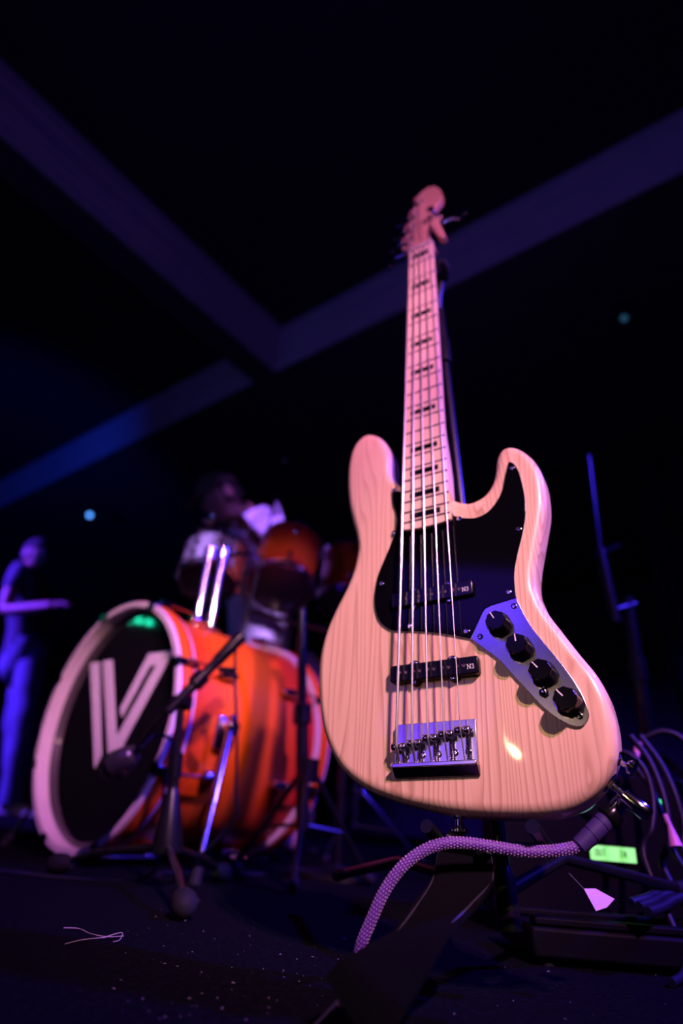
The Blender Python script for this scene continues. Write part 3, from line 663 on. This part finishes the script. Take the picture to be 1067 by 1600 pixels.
# hi-hat beside the bass body
f1 = at(556, 1270, 2.25); f1.z = 0
s1, tt = stand('hi_hat_stand', 'chrome hi-hat stand low behind the lower left of the bass', f1, .80, (0, 0), .24, CHROME, (.0115, .007), rot=.1)
cymbal('hi_hat_cymbal', 'hi-hat cymbal pair edge peeking out left of the bass waist', f1+V(0, 0, .72), V(0, -.06, 1), .15)
# tall thin rod rising past the drummer's shoulder
ra, rb = at(378, 992, 1.80), at(445, 720, 1.80)
f2 = V(ra.x-.02, ra.y, 0)
ov = empty('boom_microphone_stand', f2, 'thin dark boom stand rising past the drummer\'s white shoulder', 'mic stand')
def O2(p): return Vector(p)-ov.location
# stands clear beside the kick: base and column, then the slanted boom
f2b = V(.06, 1.66, 0); ov.location = f2b
MB().tube([V(0, 0, .02), O2(V(f2b.x, f2b.y, .62))], .011, 12).build('column', STANDBLK, ov)
MB().tube([O2(V(f2b.x, f2b.y, .60)), O2(ra.lerp(rb, .12)), ], .007, 10).build('cross_arm', STANDBLK, ov)
MB().tube([O2(ra), O2(rb)], .0040, 10).build('boom', STANDBLK, ov)
MB().lathe([(0, .009), (.06, .009), (.065, .006)], O2(rb), (0, -.3, 1), 10).build('microphone', STANDBLK, ov)
MB().lathe([(0, .12), (.012, .118), (.02, .03), (.03, .013)], V(0, 0, .001), ZA, 28).build('base', STANDBLK, ov)

# ------------------------------------------------------------------ kick microphone on its low boom stand
MH = at(262, 1322, 1.17)
ms = empty('low_boom_stand', V(MH.x, MH.y, 0), 'short black boom stand with tripod legs in front of the bass drum', 'mic stand')
def MS(p): return Vector(p)-ms.location
tj = at(283, 1098, 1.17)
MB().tube([MS(V(MH.x, MH.y, .05)), MS(MH.lerp(tj, .55))], .0105, 14).build('lower_tube', STANDBLK, ms)
MB().tube([MS(MH.lerp(tj, .5)), MS(tj)], .008, 14).build('upper_tube', STANDBLK, ms)
MB().lathe([(0, .0265), (.012, .0265), (.055, .020), (.095, .012), (.10, .0105)], V(0, 0, .055), MS(tj)-V(0, 0, .05), 20).build('leg_boss', STANDBLK, ms)
MB().lathe([(-.02, .013), (.02, .0135), (.024, .010)], MS(MH.lerp(tj, .53)), tj-MH, 14).build('height_clutch', STANDBLK, ms)
feet_ = [on_floor(277, 1440), on_floor(85, 1366), at(350, 1356, 1.36)]
for i, f_ in enumerate(feet_):
    f_.z = .014
    if i == 0: f_ = V(-.160, .90, .014)
    l = MB().tube([V(0, 0, .065), MS(V(f_.x, f_.y, .02)).lerp(V(0, 0, .07), .35)+V(0, 0, .004), MS(V(f_.x, f_.y, .016))], .0058, 10).build('leg', STANDBLK, ms)
    d = (f_-ms.location).normalized(); d.z = -.1
    MB().lathe([(-.035, .009), (-.02, .0155), (0, .0175), (.012, .014), (.018, .006), (.018, 0)], MS(V(f_.x, f_.y, .0175)), d, 14).build('rubber_foot', RUBBER, l)
g0, g1 = at(262, 1112, 1.16), at(377, 994, 1.20)
MB().tube([MS(g0), MS(g0.lerp(g1, .32)), MS(g0.lerp(g1, .34)), MS(g0.lerp(g1, .46)), MS(g0.lerp(g1, .48)), MS(g0.lerp(g1, .62)), MS(g0.lerp(g1, .66)), MS(g1)], [.0095, .0105, .0165, .0165, .010, .010, .0125, .0135], 16).build('boom_grip', STANDBLK, ms)
MB().lathe([(-.018, .014), (.018, .014)], MS(tj), (1, -.2, 0), 14).build('boom_pivot', STANDBLK, ms)
MB().box(MS(g0.lerp(g1, .62))+V(.028, 0, -.012), (.036, .008, .012)).box(MS(g0.lerp(g1, .62))+V(.024, .0, -.024), (.028, .008, .006)).build('wing_screw', STANDBLK, ms, bevel=.002)
m0 = at(212, 1172, 1.20)
MB().tube([MS(g0), MS(at(245, 1130, 1.18)), MS(m0)], .0055, 10).build('boom_rod', STANDBLK, ms)
mc, md = at(186, 1192, 1.22), None
mic = empty('kick_microphone', mc, 'dark egg-shaped microphone aimed at the bass drum head', 'microphone')
md = (at(166, 1203, 1.25)-m0).normalized()
MB().lathe([(-.045, .010), (-.04, .017), (-.02, .023), (.0, .0255)], (0, 0, 0), md, 24).build('housing', mat('mic_grey', (.10, .10, .13), .28, .6), mic)
MB().lathe([(.0, .0255), (.003, .027), (.006, .027), (.009, .0255), (.02, .0235), (.032, .017), (.038, .008), (.039, 0)], (0, 0, 0), md, 24).build('grille', mat('mic_mesh', (.06, .06, .07), .4, .7, bump=.6, bscale=1500), mic)
MB().box(-md*.02+V(0, 0, -.026), (.016, .016, .012)).build('stand_mount', STANDBLK, mic, bevel=.002)
MB().tube([-md*.045, -md*.062], .0075, 12).build('connector', CHROME, mic)
# its cable
mcab = [mc-md*.06, at(240, 1150, 1.22), at(268, 1160, 1.21), at(256, 1230, 1.21), at(250, 1290, 1.22), V(MH.x-.06, MH.y+.1, .004), V(MH.x-.3, MH.y+.05, .004), V(-.9, 1.35, .004)]
tag(MB().tube(catmull(mcab, 10), .0032, 8).build('microphone_cable', CABLEBLK), 'thin black cable trailing from the egg-shaped drum microphone', 'cable')
# cable hanging down in front of the kick shell from the grip's end
hc = [at(378, 992, 1.205), at(369, 1010, 1.22), at(367, 1060, 1.23), at(370, 1150, 1.24), at(368, 1230, 1.25), at(362, 1285, 1.26), V(-.26, 1.30, .006), V(-.30, 1.42, .004), V(-.1, 1.55, .004)]
tag(MB().tube(catmull(hc, 10), .0030, 8).build('hanging_cable', CABLEBLK), 'black cable hanging straight down in front of the amber bass drum shell', 'cable')

# ------------------------------------------------------------------ receiver box with green display
rx = at(963, 1335, .98)
RZ = Matrix.Rotation(-.10, 3, 'Z')
bxc = V(rx.x+.05, rx.y+.11, 0)
rc = empty('rack_unit', bxc, 'black rack box with a lit green display and LEDs at far right', 'audio unit')
def RL(x, y, z): return RZ @ V(x, y, z)
MB().box(RL(0, .012, .115), (.40, .20, .21), RZ).build('case', BOXBLK, rc, bevel=.004)
MB().box(RL(0, -.092, .115), (.42, .008, .215), RZ).build('front_panel', BOXBLK, rc, bevel=.002)
for sx in (-.17, .17):
    for sy in (-.06, .08): MB().lathe([(0, .012), (.009, .014), (.0105, .014)], RL(sx, sy, 0), ZA, 12).build('rubber_foot', RUBBER, rc)
lx = (RZ.inverted() @ (rx-bxc)); sx_, sz_ = lx.x, lx.z
MB().box(RL(sx_, -.0970, sz_), (.076, .003, .028), RZ).build('display_bezel', BLACKPL, rc)
dsp = MB().box(RL(sx_, -.0990, sz_), (.066, .003, .0195), RZ).build('display', LCD, rc)
LET = {'O': [(0, 0, 0, 1), (0, 1, .6, 1), (.6, 1, .6, 0), (.6, 0, 0, 0)], 'U': [(0, 1, 0, 0), (0, 0, .6, 0), (.6, 0, .6, 1)], 'T': [(0, 1, .6, 1), (.3, 1, .3, 0)], 'I': [(.1, 0, .5, 0), (.3, 0, .3, 1), (.1, 1, .5, 1)], 'N': [(0, 0, 0, 1), (0, 1, .6, 0), (.6, 0, .6, 1)]}
mb = MB()
for wd, ox in (('OUT', -.026), ('IN', .010)):
    for i, ch in enumerate(wd):
        for a, b, c, d in LET[ch]:
            p, q = V(ox+i*.0056+a*.0060, 0, -.0035+b*.008), V(ox+i*.0056+c*.0060, 0, -.0035+d*.008); t = (q-p); ln = t.length; t.normalize()
            up = V(0, 1, 0); nn = t.cross(up); Mx = RZ @ Matrix((t, up, nn)).transposed()
            mb.box(RL(sx_+(p.x+q.x)/2, -.1008, sz_+(p.z+q.z)/2), (ln+.0008, .0008, .0010), Mx)
mb.build('display_text', LCDTXT, dsp)
for px_, py_ in ((990, 1250), (1030, 1253)):
    q = RZ.inverted() @ (at(px_, py_, .99)-bxc)
    MB().lathe([(0, .0036), (.004, .003), (.005, 0)], RL(q.x, -.096, min(q.z, .20)), RZ @ V(0, -1, 0), 10).build('status_led', LEDG, rc)

# ------------------------------------------------------------------ black cables heaped at right
CG = 'cables heaped beside the rack box'
def cable(pts, r, label, m=CABLEBLK, name='black_cable', group=CG):
    return tag(MB().tube(catmull(pts, 10), r, 10).build(name, m, angle=80), label, 'cable', group)
cable([at(962, 1172, .90), at(985, 1180, .89), at(1008, 1205, .88), at(1020, 1250, .87), at(1018, 1295, .86), at(1006, 1340, .86), V(.43, .80, .02), V(.38, .74, .0045)], .0042, 'dark cable loop closest to the bass body beside the green display')
cable([at(985, 1150, .92), at(1015, 1190, .90), at(1038, 1250, .88), at(1046, 1310, .87), at(1040, 1365, .87), V(.48, .79, .02), V(.55, .74, .0045)], .0045, 'dark cable loop next outward from the innermost one')
cable([at(985, 1178, .97), at(1005, 1155, .96), at(1035, 1143, .95), at(1067, 1156, .94), at(1100, 1200, .93), at(1120, 1300, .92), V(.66, .80, .0045)], .0048, 'highest arching cable touching the right edge of the picture')
cable([at(1000, 1150, .94), at(1030, 1190, .92), at(1052, 1235, .9), at(1068, 1290, .89), at(1075, 1350, .88), V(.54, .85, .0045)], .0046, 'cable sloping down the right edge below the highest arch')
cable([at(990, 1195, .96), at(1018, 1235, .95), at(1040, 1285, .93), at(1058, 1340, .92), V(.52, .84, .03), V(.50, .82, .0045)], .0040, 'thin cable crossing behind the loops down to the pink plug')
for i, (a, b, c) in enumerate((((985, 1411), (1010, 1404), (1028, 1396)), ((998, 1417), (1020, 1409), (1038, 1399)), ((1012, 1425), (1035, 1417), (1056, 1405)))):
    pts = [at(*a, .78-.005*i), at(*b, .80), at(*c, .83), at(c[0]+60, c[1]-20, .9)]
    for p in pts: p.z = max(p.z, .0055)
    cable(pts, .0052, ('upper', 'middle', 'lowest')[i]+' of three short parallel cables on the floor at lower right')
cable([at(890, 1262, .72), at(905, 1270, .72), at(920, 1265, .72), at(930, 1255, .72)], .0008, 'thin green glint of the display just under the bass body', GREENGLINT, 'green_glint', None)  # reflected display light drawn as a thin green tube
pts = [at(1038, 1272, .85), at(1042, 1283, .85), at(1046, 1290, .85), at(1056, 1323, .845)]
pk = MB().tube(pts, [.0030, .0038, .0032, .0085], 12).build('pink_plug', PINKPL); tag(pk, 'pink flared cable plug hanging among the dark cables', 'plug')
pts = [at(993, 1182, .93), at(998, 1160, .93)]
tag(MB().tube(pts, .0048, 10).build('pink_tape', PINKPL), 'short magenta tape sleeve wrapped around a high cable', 'tape', None)
# pale pink paper tag lying on the floor
c = at(936, 1388, .66); pl = [(-.014, .009), (-.002, .010), (.014, .002), (.004, -.006), (-.008, -.010)]
F3 = fwd; tg = empty('paper_tag', V(c.x, c.y, c.z-.02), 'small pink paper tag on the floor by the cables', 'tag')
Mt = Matrix.Rotation(math.radians(62), 3, 'X')
MB().prism([(x, y) for x, y in pl], 0, .0012, lambda p: Mt @ p+V(0, 0, .010)).build('card', mat('tag_paper', (.50, .30, .60), .6), tg)
MB().tube([V(-.014, .003, .018), V(-.020, .005, .024), V(-.026, .007, .030)], .0009, 6).build('tie', CABLEBLK, tg)
# black effects unit on the floor below the bass (blue-lit edges)
pb = empty('pedalboard', V(.385, .86, 0), 'low black pedalboard on the floor under the bass', 'pedalboard')
MB().box((0, 0, .022), (.26, .13, .03)).build('frame', BOXBLK, pb, bevel=.004)
MB().box((0, -.052, .042), (.25, .02, .008)).build('front_bar', BOXBLK, pb, bevel=.002)
MB().box((0, .03, .042), (.25, .02, .008)).build('back_bar', BOXBLK, pb, bevel=.002)
for sx in (-.11, .11):
    for sy in (-.05, .05): MB().lathe([(0, .008), (.008, .009)], (sx, sy, 0), ZA, 10).build('rubber_foot', RUBBER, pb)

# ------------------------------------------------------------------ stand on the far right
rs0 = V(.835, 1.52, 0)
rst = empty('speaker_stand', rs0, 'tall dark folding stand lit blue in front of the drape', 'stand')
def RS(p): return Vector(p)-rs0
a, b = at(1012, 1150, 1.5), at(978, 935, 1.5)
MB().tube([V(0, 0, .06), RS(a), RS(b)], [.019, .019, .017], 14).build('lower_tube', STANDBLK, rst)
c0, c1 = at(962, 972, 1.48), at(936, 858, 1.48)
MB().tube([RS(c0), RS(c1)], .0135, 12).build('middle_tube', STANDBLK, rst)
MB().tube([RS(c1), RS(at(918, 712, 1.48))], .0075, 12).build('upper_tube', STANDBLK, rst)
MB().tube([RS(at(930, 868, 1.48)), RS(at(966, 853, 1.48))], .009, 10).build('clamp_screw', STANDBLK, rst)
MB().tube([RS(at(955, 955, 1.48)), RS(at(990, 945, 1.5))], .012, 10).build('side_clamp', STANDBLK, rst)
MB().lathe([(-.03, .024), (.03, .024)], RS(a.lerp(b, .45)), b-a, 14).build('collar', STANDBLK, rst)
for k in range(3):
    g = .9+2*PI*k/3; d = V(math.cos(g), math.sin(g), 0)
    l = MB().tube([V(0, 0, .34), d*.34+V(0, 0, .014)], .011, 10).build('leg', STANDBLK, rst)
    MB().lathe([(-.02, .013), (.012, .014)], d*.335+V(0, 0, .018), d, 10).build('rubber_foot', RUBBER, l)

# ------------------------------------------------------------------ small stage lamps in view, one a stand-in for a reflection
def lamp(name, label, c, r, m, aim):
    o = empty(name, c, label, 'lamp'); aim = (Vector(aim)-Vector(c)).normalized()
    MB().lathe([(-.16, r*.6), (-.14, r*1.15), (0, r*1.25), (.004, r*1.25), (.004, r*1.08), (-.01, r*1.05)], (0, 0, 0), aim, 20).build('housing', STANDBLK, o)
    MB().lathe([(-.012, r), (-.004, r*.7), (0, 0)], (0, 0, 0), aim, 20).build('lens', m, o)
    u = V(0, 0, 1); s_ = aim.cross(u).normalized()
    MB().tube([s_*r*1.35-aim*.08, s_*r*1.35-aim*.08+u*.12, -s_*r*1.35-aim*.08+u*.12, -s_*r*1.35-aim*.08], .006, 8).build('yoke', STANDBLK, o)
lamp('par_lamp', 'tiny bright blue stage lamp shining at far left', at(140, 805, 5.0), .024, LEDB, CAM)
lamp('par_lamp', 'dim teal reflected glow high at the right in the dark', at(975, 497, 2.2), .018, TEALGLOW, CAM+V(0, 0, .3))  # glowing lens stands in for a lamp's reflection on the wall

gl = empty('green_led_fixture', V(-2.6, 1.90, 1.115), 'small green three-lens stage light off to the left', 'lamp')
MB().box((-.02, 0, 0), (.03, .20, .06)).build('housing', STANDBLK, gl, bevel=.004)
for k in (-1, 0, 1): MB().lathe([(0, .016), (.004, .012), (.006, 0)], (-.004, k*.062, .004*(1-k*k)), (1, 0, 0), 14).build('lens', LEDGS, gl)

# ------------------------------------------------------------------ people
def skin(name, nodes, edges, m, parent, sub=2):
    me = bpy.data.meshes.new(name); me.from_pydata([n[0] for n in nodes], edges, []); o = bpy.data.objects.new(name+'_tmp', me); col.objects.link(o)
    md_ = o.modifiers.new('skin', 'SKIN'); md_.use_smooth_shade = True
    for i, n in enumerate(nodes):
        r = n[1]; o.data.skin_vertices[0].data[i].radius = r if isinstance(r, tuple) else (r, r)
    o.data.skin_vertices[0].data[0].use_root = True
    s = o.modifiers.new('sub', 'SUBSURF'); s.levels = sub; s.render_levels = sub
    dg = bpy.context.evaluated_depsgraph_get(); me2 = bpy.data.meshes.new_from_object(o.evaluated_get(dg)); me2.name = name
    bpy.data.objects.remove(o); me2.materials.clear(); me2.materials.append(m)
    me2.polygons.foreach_set('use_smooth', [True]*len(me2.polygons))
    o2 = bpy.data.objects.new(name, me2); col.objects.link(o2); o2.parent = parent; return o2
def ellipsoid(mb, c, rx_, ry_, rz_, M=None, n=20, m=12, zmin=-1.0):
    vs = []; fs = []
    for i in range(m+1):
        ph = math.asin(zmin)+(PI/2-math.asin(zmin))*i/m
        for k in range(n):
            g = 2*PI*k/n; p = V(rx_*math.cos(ph)*math.cos(g), ry_*math.cos(ph)*math.sin(g), rz_*math.sin(ph)); p = M @ p if M else p; vs.append(Vector(c)+p)
    fs = [(i*n+k, i*n+(k+1) % n, (i+1)*n+(k+1) % n, (i+1)*n+k) for i in range(m) for k in range(n)]
    mb.add(vs, fs); return mb
def head_parts(parent, c, face, up, capm, brim, hairm=HAIR):
    # face: facing direction; local frame f (forward), u (up), s (side)
    f = Vector(face).normalized(); u = (Vector(up)-f*Vector(up).dot(f)).normalized(); s = u.cross(f)
    M = Matrix((f, s, u)).transposed(); c = Vector(c)
    mb = MB(); n, m = 24, 16; vs = []
    for i in range(m+1):
        ph = -PI/2+PI*i/m
        for k in range(n):
            g = 2*PI*k/n; x, y, z = .098*math.cos(ph)*math.cos(g), .076*math.cos(ph)*math.sin(g), .118*math.sin(ph)
            if z < 0: y *= 1+.28*(z/.118); x = x*(1+.10*z/.118)+(.016*(-z/.118) if x > 0 else .028*(-z/.118))     # jaw
            d = math.exp(-((z+.010)/.018)**2-(y/.012)**2)
            if x > 0: x += .026*d-.006*math.exp(-((z-.018)/.012)**2-((abs(y)-.03)/.016)**2)+.006*math.exp(-((z+.055)/.010)**2-(y/.024)**2)
            vs.append(c+M @ V(x, y, z))
    mb.add(vs, [(i*n+k, i*n+(k+1) % n, (i+1)*n+(k+1) % n, (i+1)*n+k) for i in range(m) for k in range(n)])
    h = mb.build('head', SKIN, parent, angle=180)
    for sg in (-1, 1):
        mb = MB(); ellipsoid(mb, c+M @ V(-.008, sg*.077, -.005), .020, .009, .032, M, 12, 8); mb.build('ear', SKIN, h, angle=180)
        mb = MB(); ellipsoid(mb, c+M @ V(.082, sg*.031, .017), .011, .013, .010, M, 10, 8); mb.build('eye', mat('eye', (.5, .48, .46), .3), h, angle=180)
    mb = MB(); ellipsoid(mb, c+M @ V(-.016, 0, .006), .092, .082, .112, M, 20, 12, -.5); mb.build('hair', hairm, parent, angle=180)
    if capm:
        mb = MB(); ellipsoid(mb, c+M @ V(-.004, 0, .040), .108, .088, .092, M, 24, 10, -.05); cp_ = mb.build('cap', capm, parent, angle=180)
        pl = [(.085, -.072), (.12, -.07), (.16, -.05), (.182, 0), (.16, .05), (.12, .07), (.085, .072), (.10, 0)]
        if brim: MB().prism(pl, .036, .041, lambda p: c+M @ V(p.x, p.y, p.z-.16*max(0, p.x-.08)-.6*p.y*p.y)).build('cap_brim', capm, cp_)
def trousers(name, parent, waist, seat, legs, m, rw):
    mb = MB(); ellipsoid(mb, seat, rw, rw*.86, rw*.95, None, 20, 12)
    mb.tube([waist, waist.lerp(seat, .5), seat], [rw*.93, rw*.98, rw*.9], 18)
    for sgn, (k, a) in zip((1, -1), legs):
        o = Vector(seat)+((k-Vector(seat))-V(0, 0, 1)*(k-Vector(seat)).z)*.45
        mb.tube(catmull([o, o.lerp(k, .5), k, k.lerp(a, .5), a], 4), [rw*.66]*5+[rw*.60]*4+[rw*.52]*4+[rw*.46]*4, 14)
    return mb.build(name, m, parent, angle=70)
def hand(parent, w, d, up, nm='hand'):
    # palm and five curled fingers as one skinned surface
    d = Vector(d).normalized(); up = (Vector(up)-d*Vector(up).dot(d)).normalized(); s = d.cross(up); w = Vector(w)
    nodes = [(w, .022), (w+d*.045, (.036, .016)), (w+d*.085, (.038, .014))]; ed = [(0, 1), (1, 2)]
    for k, L in enumerate((.070, .080, .074, .058)):
        o = w+d*.085+s*(.028-.019*k); i = len(nodes)
        nodes += [(o, .0095), (o+d*L*.5-up*.012, .0088), (o+d*L*.8-up*.034, .008)]; ed += [(2, i), (i, i+1), (i+1, i+2)]
    i = len(nodes); nodes += [(w+d*.04+s*.036-up*.006, .011), (w+d*.07+s*.056-up*.018, .0095), (w+d*.095+s*.06-up*.034, .0085)]; ed += [(1, i), (i, i+1), (i+1, i+2)]
    return skin(nm, nodes, ed, SKIN, parent, 1)
# drummer, seated, head bowed towards picture left
hc = at(346, 778, 2.36); hip = V(hc.x+.26, hc.y+.36, .60)
dm = empty('person', V(hip.x, hip.y, 0), 'seated drummer in white T-shirt and cap, head bowed, behind the toms', 'person')
def D(p): return Vector(p)-dm.location
neck = at(382, 796, 2.47); chest = at(408, 832, 2.50)+V(0, 0, -.06); belly = (chest+hip)/2
side = V(.94, -.30, .0).normalized()
shL, shR = at(426, 806, 2.52), at(376, 836, 2.40)
elL, elR = shL+V(.05, -.10, -.26), shR+V(-.06, -.10, -.26)
wrL, wrR = elL+V(-.10, -.20, .03), elR+V(.02, -.24, .04)
kL, kR = hip+V(.10, -.42, -.02)+side*.12, hip+V(-.10, -.42, -.02)-side*.12
fL, fR = V(kL.x, kL.y-.06, .09), V(kR.x, kR.y-.06, .09)
nd = [(D(hip), (.12, .10)), (D(belly), (.135, .11)), (D(chest), (.15, .11)), (D(neck), .052), (D(hc+V(.03, .03, -.03)), .05), (D(shL), .055), (D(elL), .042), (D(wrL), .029), (D(shR), .06), (D(elR), .042), (D(wrR), .029), (D(kL), .062), (D(fL), .045), (D(fL+V(0, -.16, -.04)), .04), (D(kR), .062), (D(fR), .045), (D(fR+V(0, -.16, -.04)), .04)]
ed = [(0, 1), (1, 2), (2, 3), (3, 4), (2, 5), (5, 6), (6, 7), (2, 8), (8, 9), (9, 10), (0, 11), (11, 12), (12, 13), (0, 14), (14, 15), (15, 16)]
skin('body', nd, ed, SKIN, dm)
skin('t_shirt', [(D(belly.lerp(hip, .75)), (.165, .14)), (D(belly), (.16, .135)), (D(chest), (.185, .14)), (D(neck-V(.0, .0, .045)), .075), (D(shL), .075), (D(shL.lerp(elL, .62)), .062), (D(shR), .075), (D(shR.lerp(elR, .62)), .062)], [(0, 1), (1, 2), (2, 3), (2, 4), (4, 5), (2, 6), (6, 7)], SHIRTW, dm)
trousers('trousers', dm, D(hip.lerp(belly, .5)), D(hip), ((D(kL), D(fL)), (D(kR), D(fR))), CAPN, .17)
head_parts(dm, D(hc), (-.66, -.36, -.62), (-.72, -.30, .62), CAPM, True)
hand(dm, D(wrL), wrL-elL, (0, 0, 1)); hand(dm, D(wrR), wrR-elR, (0, 0, 1))
thr = empty('drum_throne', V(hip.x, hip.y, 0), 'round black stool under the seated drummer', 'stool')
MB().lathe([(.40, .14), (.41, .165), (.455, .17), (.47, .15), (.47, 0)], (0, 0, 0), ZA, 28).build('seat', CAPN, thr)
MB().tube([(0, 0, .05), (0, 0, .41)], .014, 12).build('column', CHROME, thr)
for k in range(3):
    g = 2*PI*k/3; MB().tube([(0, 0, .25), (.24*math.cos(g), .24*math.sin(g), .012)], .009, 10).build('leg', CHROME, thr)

# standing person at the left edge, facing right, one forearm held out
PY = 4.1
ph = at(56, 868, PY); pf = V(ph.x+.30, PY+.05, 0)
pf = V(at(30, 1240, PY).x, PY, 0)
ps = empty('person', pf, 'person in dark shirt and jeans standing at the left edge, forearm held out', 'person')
def Q(p): return Vector(p)-pf
pn = ph+V(-.03, .0, -.19); pc = at(46, 925, PY); ph_ = at(40, 1025, PY); 
pk1, pk2 = at(36, 1130, PY)+V(.06, -.10, 0), at(34, 1130, PY)+V(-.08, .12, 0)
pa1, pa2 = V(at(36, 1228, PY).x, PY-.10, .09), V(at(22, 1228, PY).x-.03, PY+.14, .09)
s1 = pc+V(-.02, -.19, .10); s2 = pc+V(-.02, .19, .10)
e1_ = at(6, 955, PY-.25); w1 = at(86, 946, PY-.42)
e2_ = s2+V(-.05, .06, -.28); w2 = e2_+V(.20, -.02, .05)
skin('body', [(Q(ph_), (.11, .09)), (Q((pc+ph_)/2), (.125, .10)), (Q(pc), (.15, .10)), (Q(pn), .058), (Q(ph-V(.02, 0, .06)), .055), (Q(s1), .06), (Q(e1_), .045), (Q(w1), .031), (Q(s2), .06), (Q(e2_), .045), (Q(w2), .031), (Q(pk1), .062), (Q(pa1), .045), (Q(pk2), .062), (Q(pa2), .045)],
     [(0, 1), (1, 2), (2, 3), (3, 4), (2, 5), (5, 6), (6, 7), (2, 8), (8, 9), (9, 10), (0, 11), (11, 12), (0, 13), (13, 14)], SKIN, ps)
skin('shirt', [(Q(ph_-V(0, 0, .10)), (.165, .14)), (Q((pc+ph_)/2), (.145, .115)), (Q(pc), (.165, .12)), (Q(pn-V(0, 0, .06)), .08), (Q(s1), .075), (Q(s1.lerp(e1_, .6)), .062), (Q(s2), .075), (Q(s2.lerp(e2_, .6)), .062)], [(0, 1), (1, 2), (2, 3), (2, 4), (4, 5), (2, 6), (6, 7)], SHIRTN, ps)
trousers('jeans', ps, Q(ph_+V(0, 0, .10)), Q(ph_-V(0, 0, .06)), ((Q(pk1), Q(pa1-V(0, 0, .03))), (Q(pk2), Q(pa2-V(0, 0, .03)))), DENIM, .152)
for a in (pa1, pa2):
    mb = MB(); pr = [(-.09, .035, .05), (-.05, .042, .075), (.0, .042, .08), (.06, .043, .06), (.12, .046, .045), (.17, .035, .03)]; vs = []
    for x, hw, hh_ in pr:
        for k in range(12):
            g = PI*k/11; vs.append(V(a.x-pf.x+x, a.y-pf.y+hw*math.cos(g), .004+hh_*math.sin(g)))
    mb.add(vs, [(i*12+k, i*12+(k+1) % 12, (i+1)*12+(k+1) % 12, (i+1)*12+k) for i in range(5) for k in range(12)]+[tuple(range(12)), tuple(60+k for k in range(12))])
    mb.build('shoe', SHOE, ps)
head_parts(ps, Q(ph), (.9, -.35, -.1), (0, 0, 1), CAPN, True)
hand(ps, Q(w1), w1-e1_, (0, 0, 1)); hand(ps, Q(w2), w2-e2_, (0, 0, 1))

# ------------------------------------------------------------------ bits on the carpet
mb = MB(); c = on_floor(150, 1466)
def fl(px, py, z=.003): p = on_floor(px, py); p.z = z; return p
stw = empty('straw_strand', fl(160, 1466, 0), 'pale forked straw strand lying on the carpet at lower left', 'straw')
for pts in ([fl(98, 1455), fl(122, 1456), fl(140, 1464), fl(165, 1469), fl(192, 1468)], [fl(100, 1481), fl(128, 1474), fl(165, 1470)], [fl(165, 1469), fl(188, 1468, .006), fl(186, 1474), fl(176, 1477)]):
    MB().tube([p-stw.location for p in catmull(pts, 6)], .00045, 5).build('fibre', STRAW, stw)
mb = MB()
for k in range(150):
    px_, py_ = random.uniform(120, 1060), random.uniform(1405, 1598)
    if random.random() < .5: px_ = random.uniform(220, 560)
    p = on_floor(px_, py_)
    if p.y > 1.6: continue
    s_ = random.choice((.0004, .0005, .0006, .0009)); g = random.uniform(0, PI); d = V(math.cos(g), math.sin(g), 0)*s_*random.choice((1, 1, 3)); e = V(-d.y, d.x, 0).normalized()*s_
    p.z = .0012; mb.add([p+d, p+e, p-d, p-e, p+V(0, 0, s_)], [(0, 1, 4), (1, 2, 4), (2, 3, 4), (3, 0, 4), (3, 2, 1, 0)])
o = mb.build('carpet_lint', LINT); o['kind'] = 'stuff'; tag(o, 'tiny pale lint specks scattered over the dark carpet', 'lint')
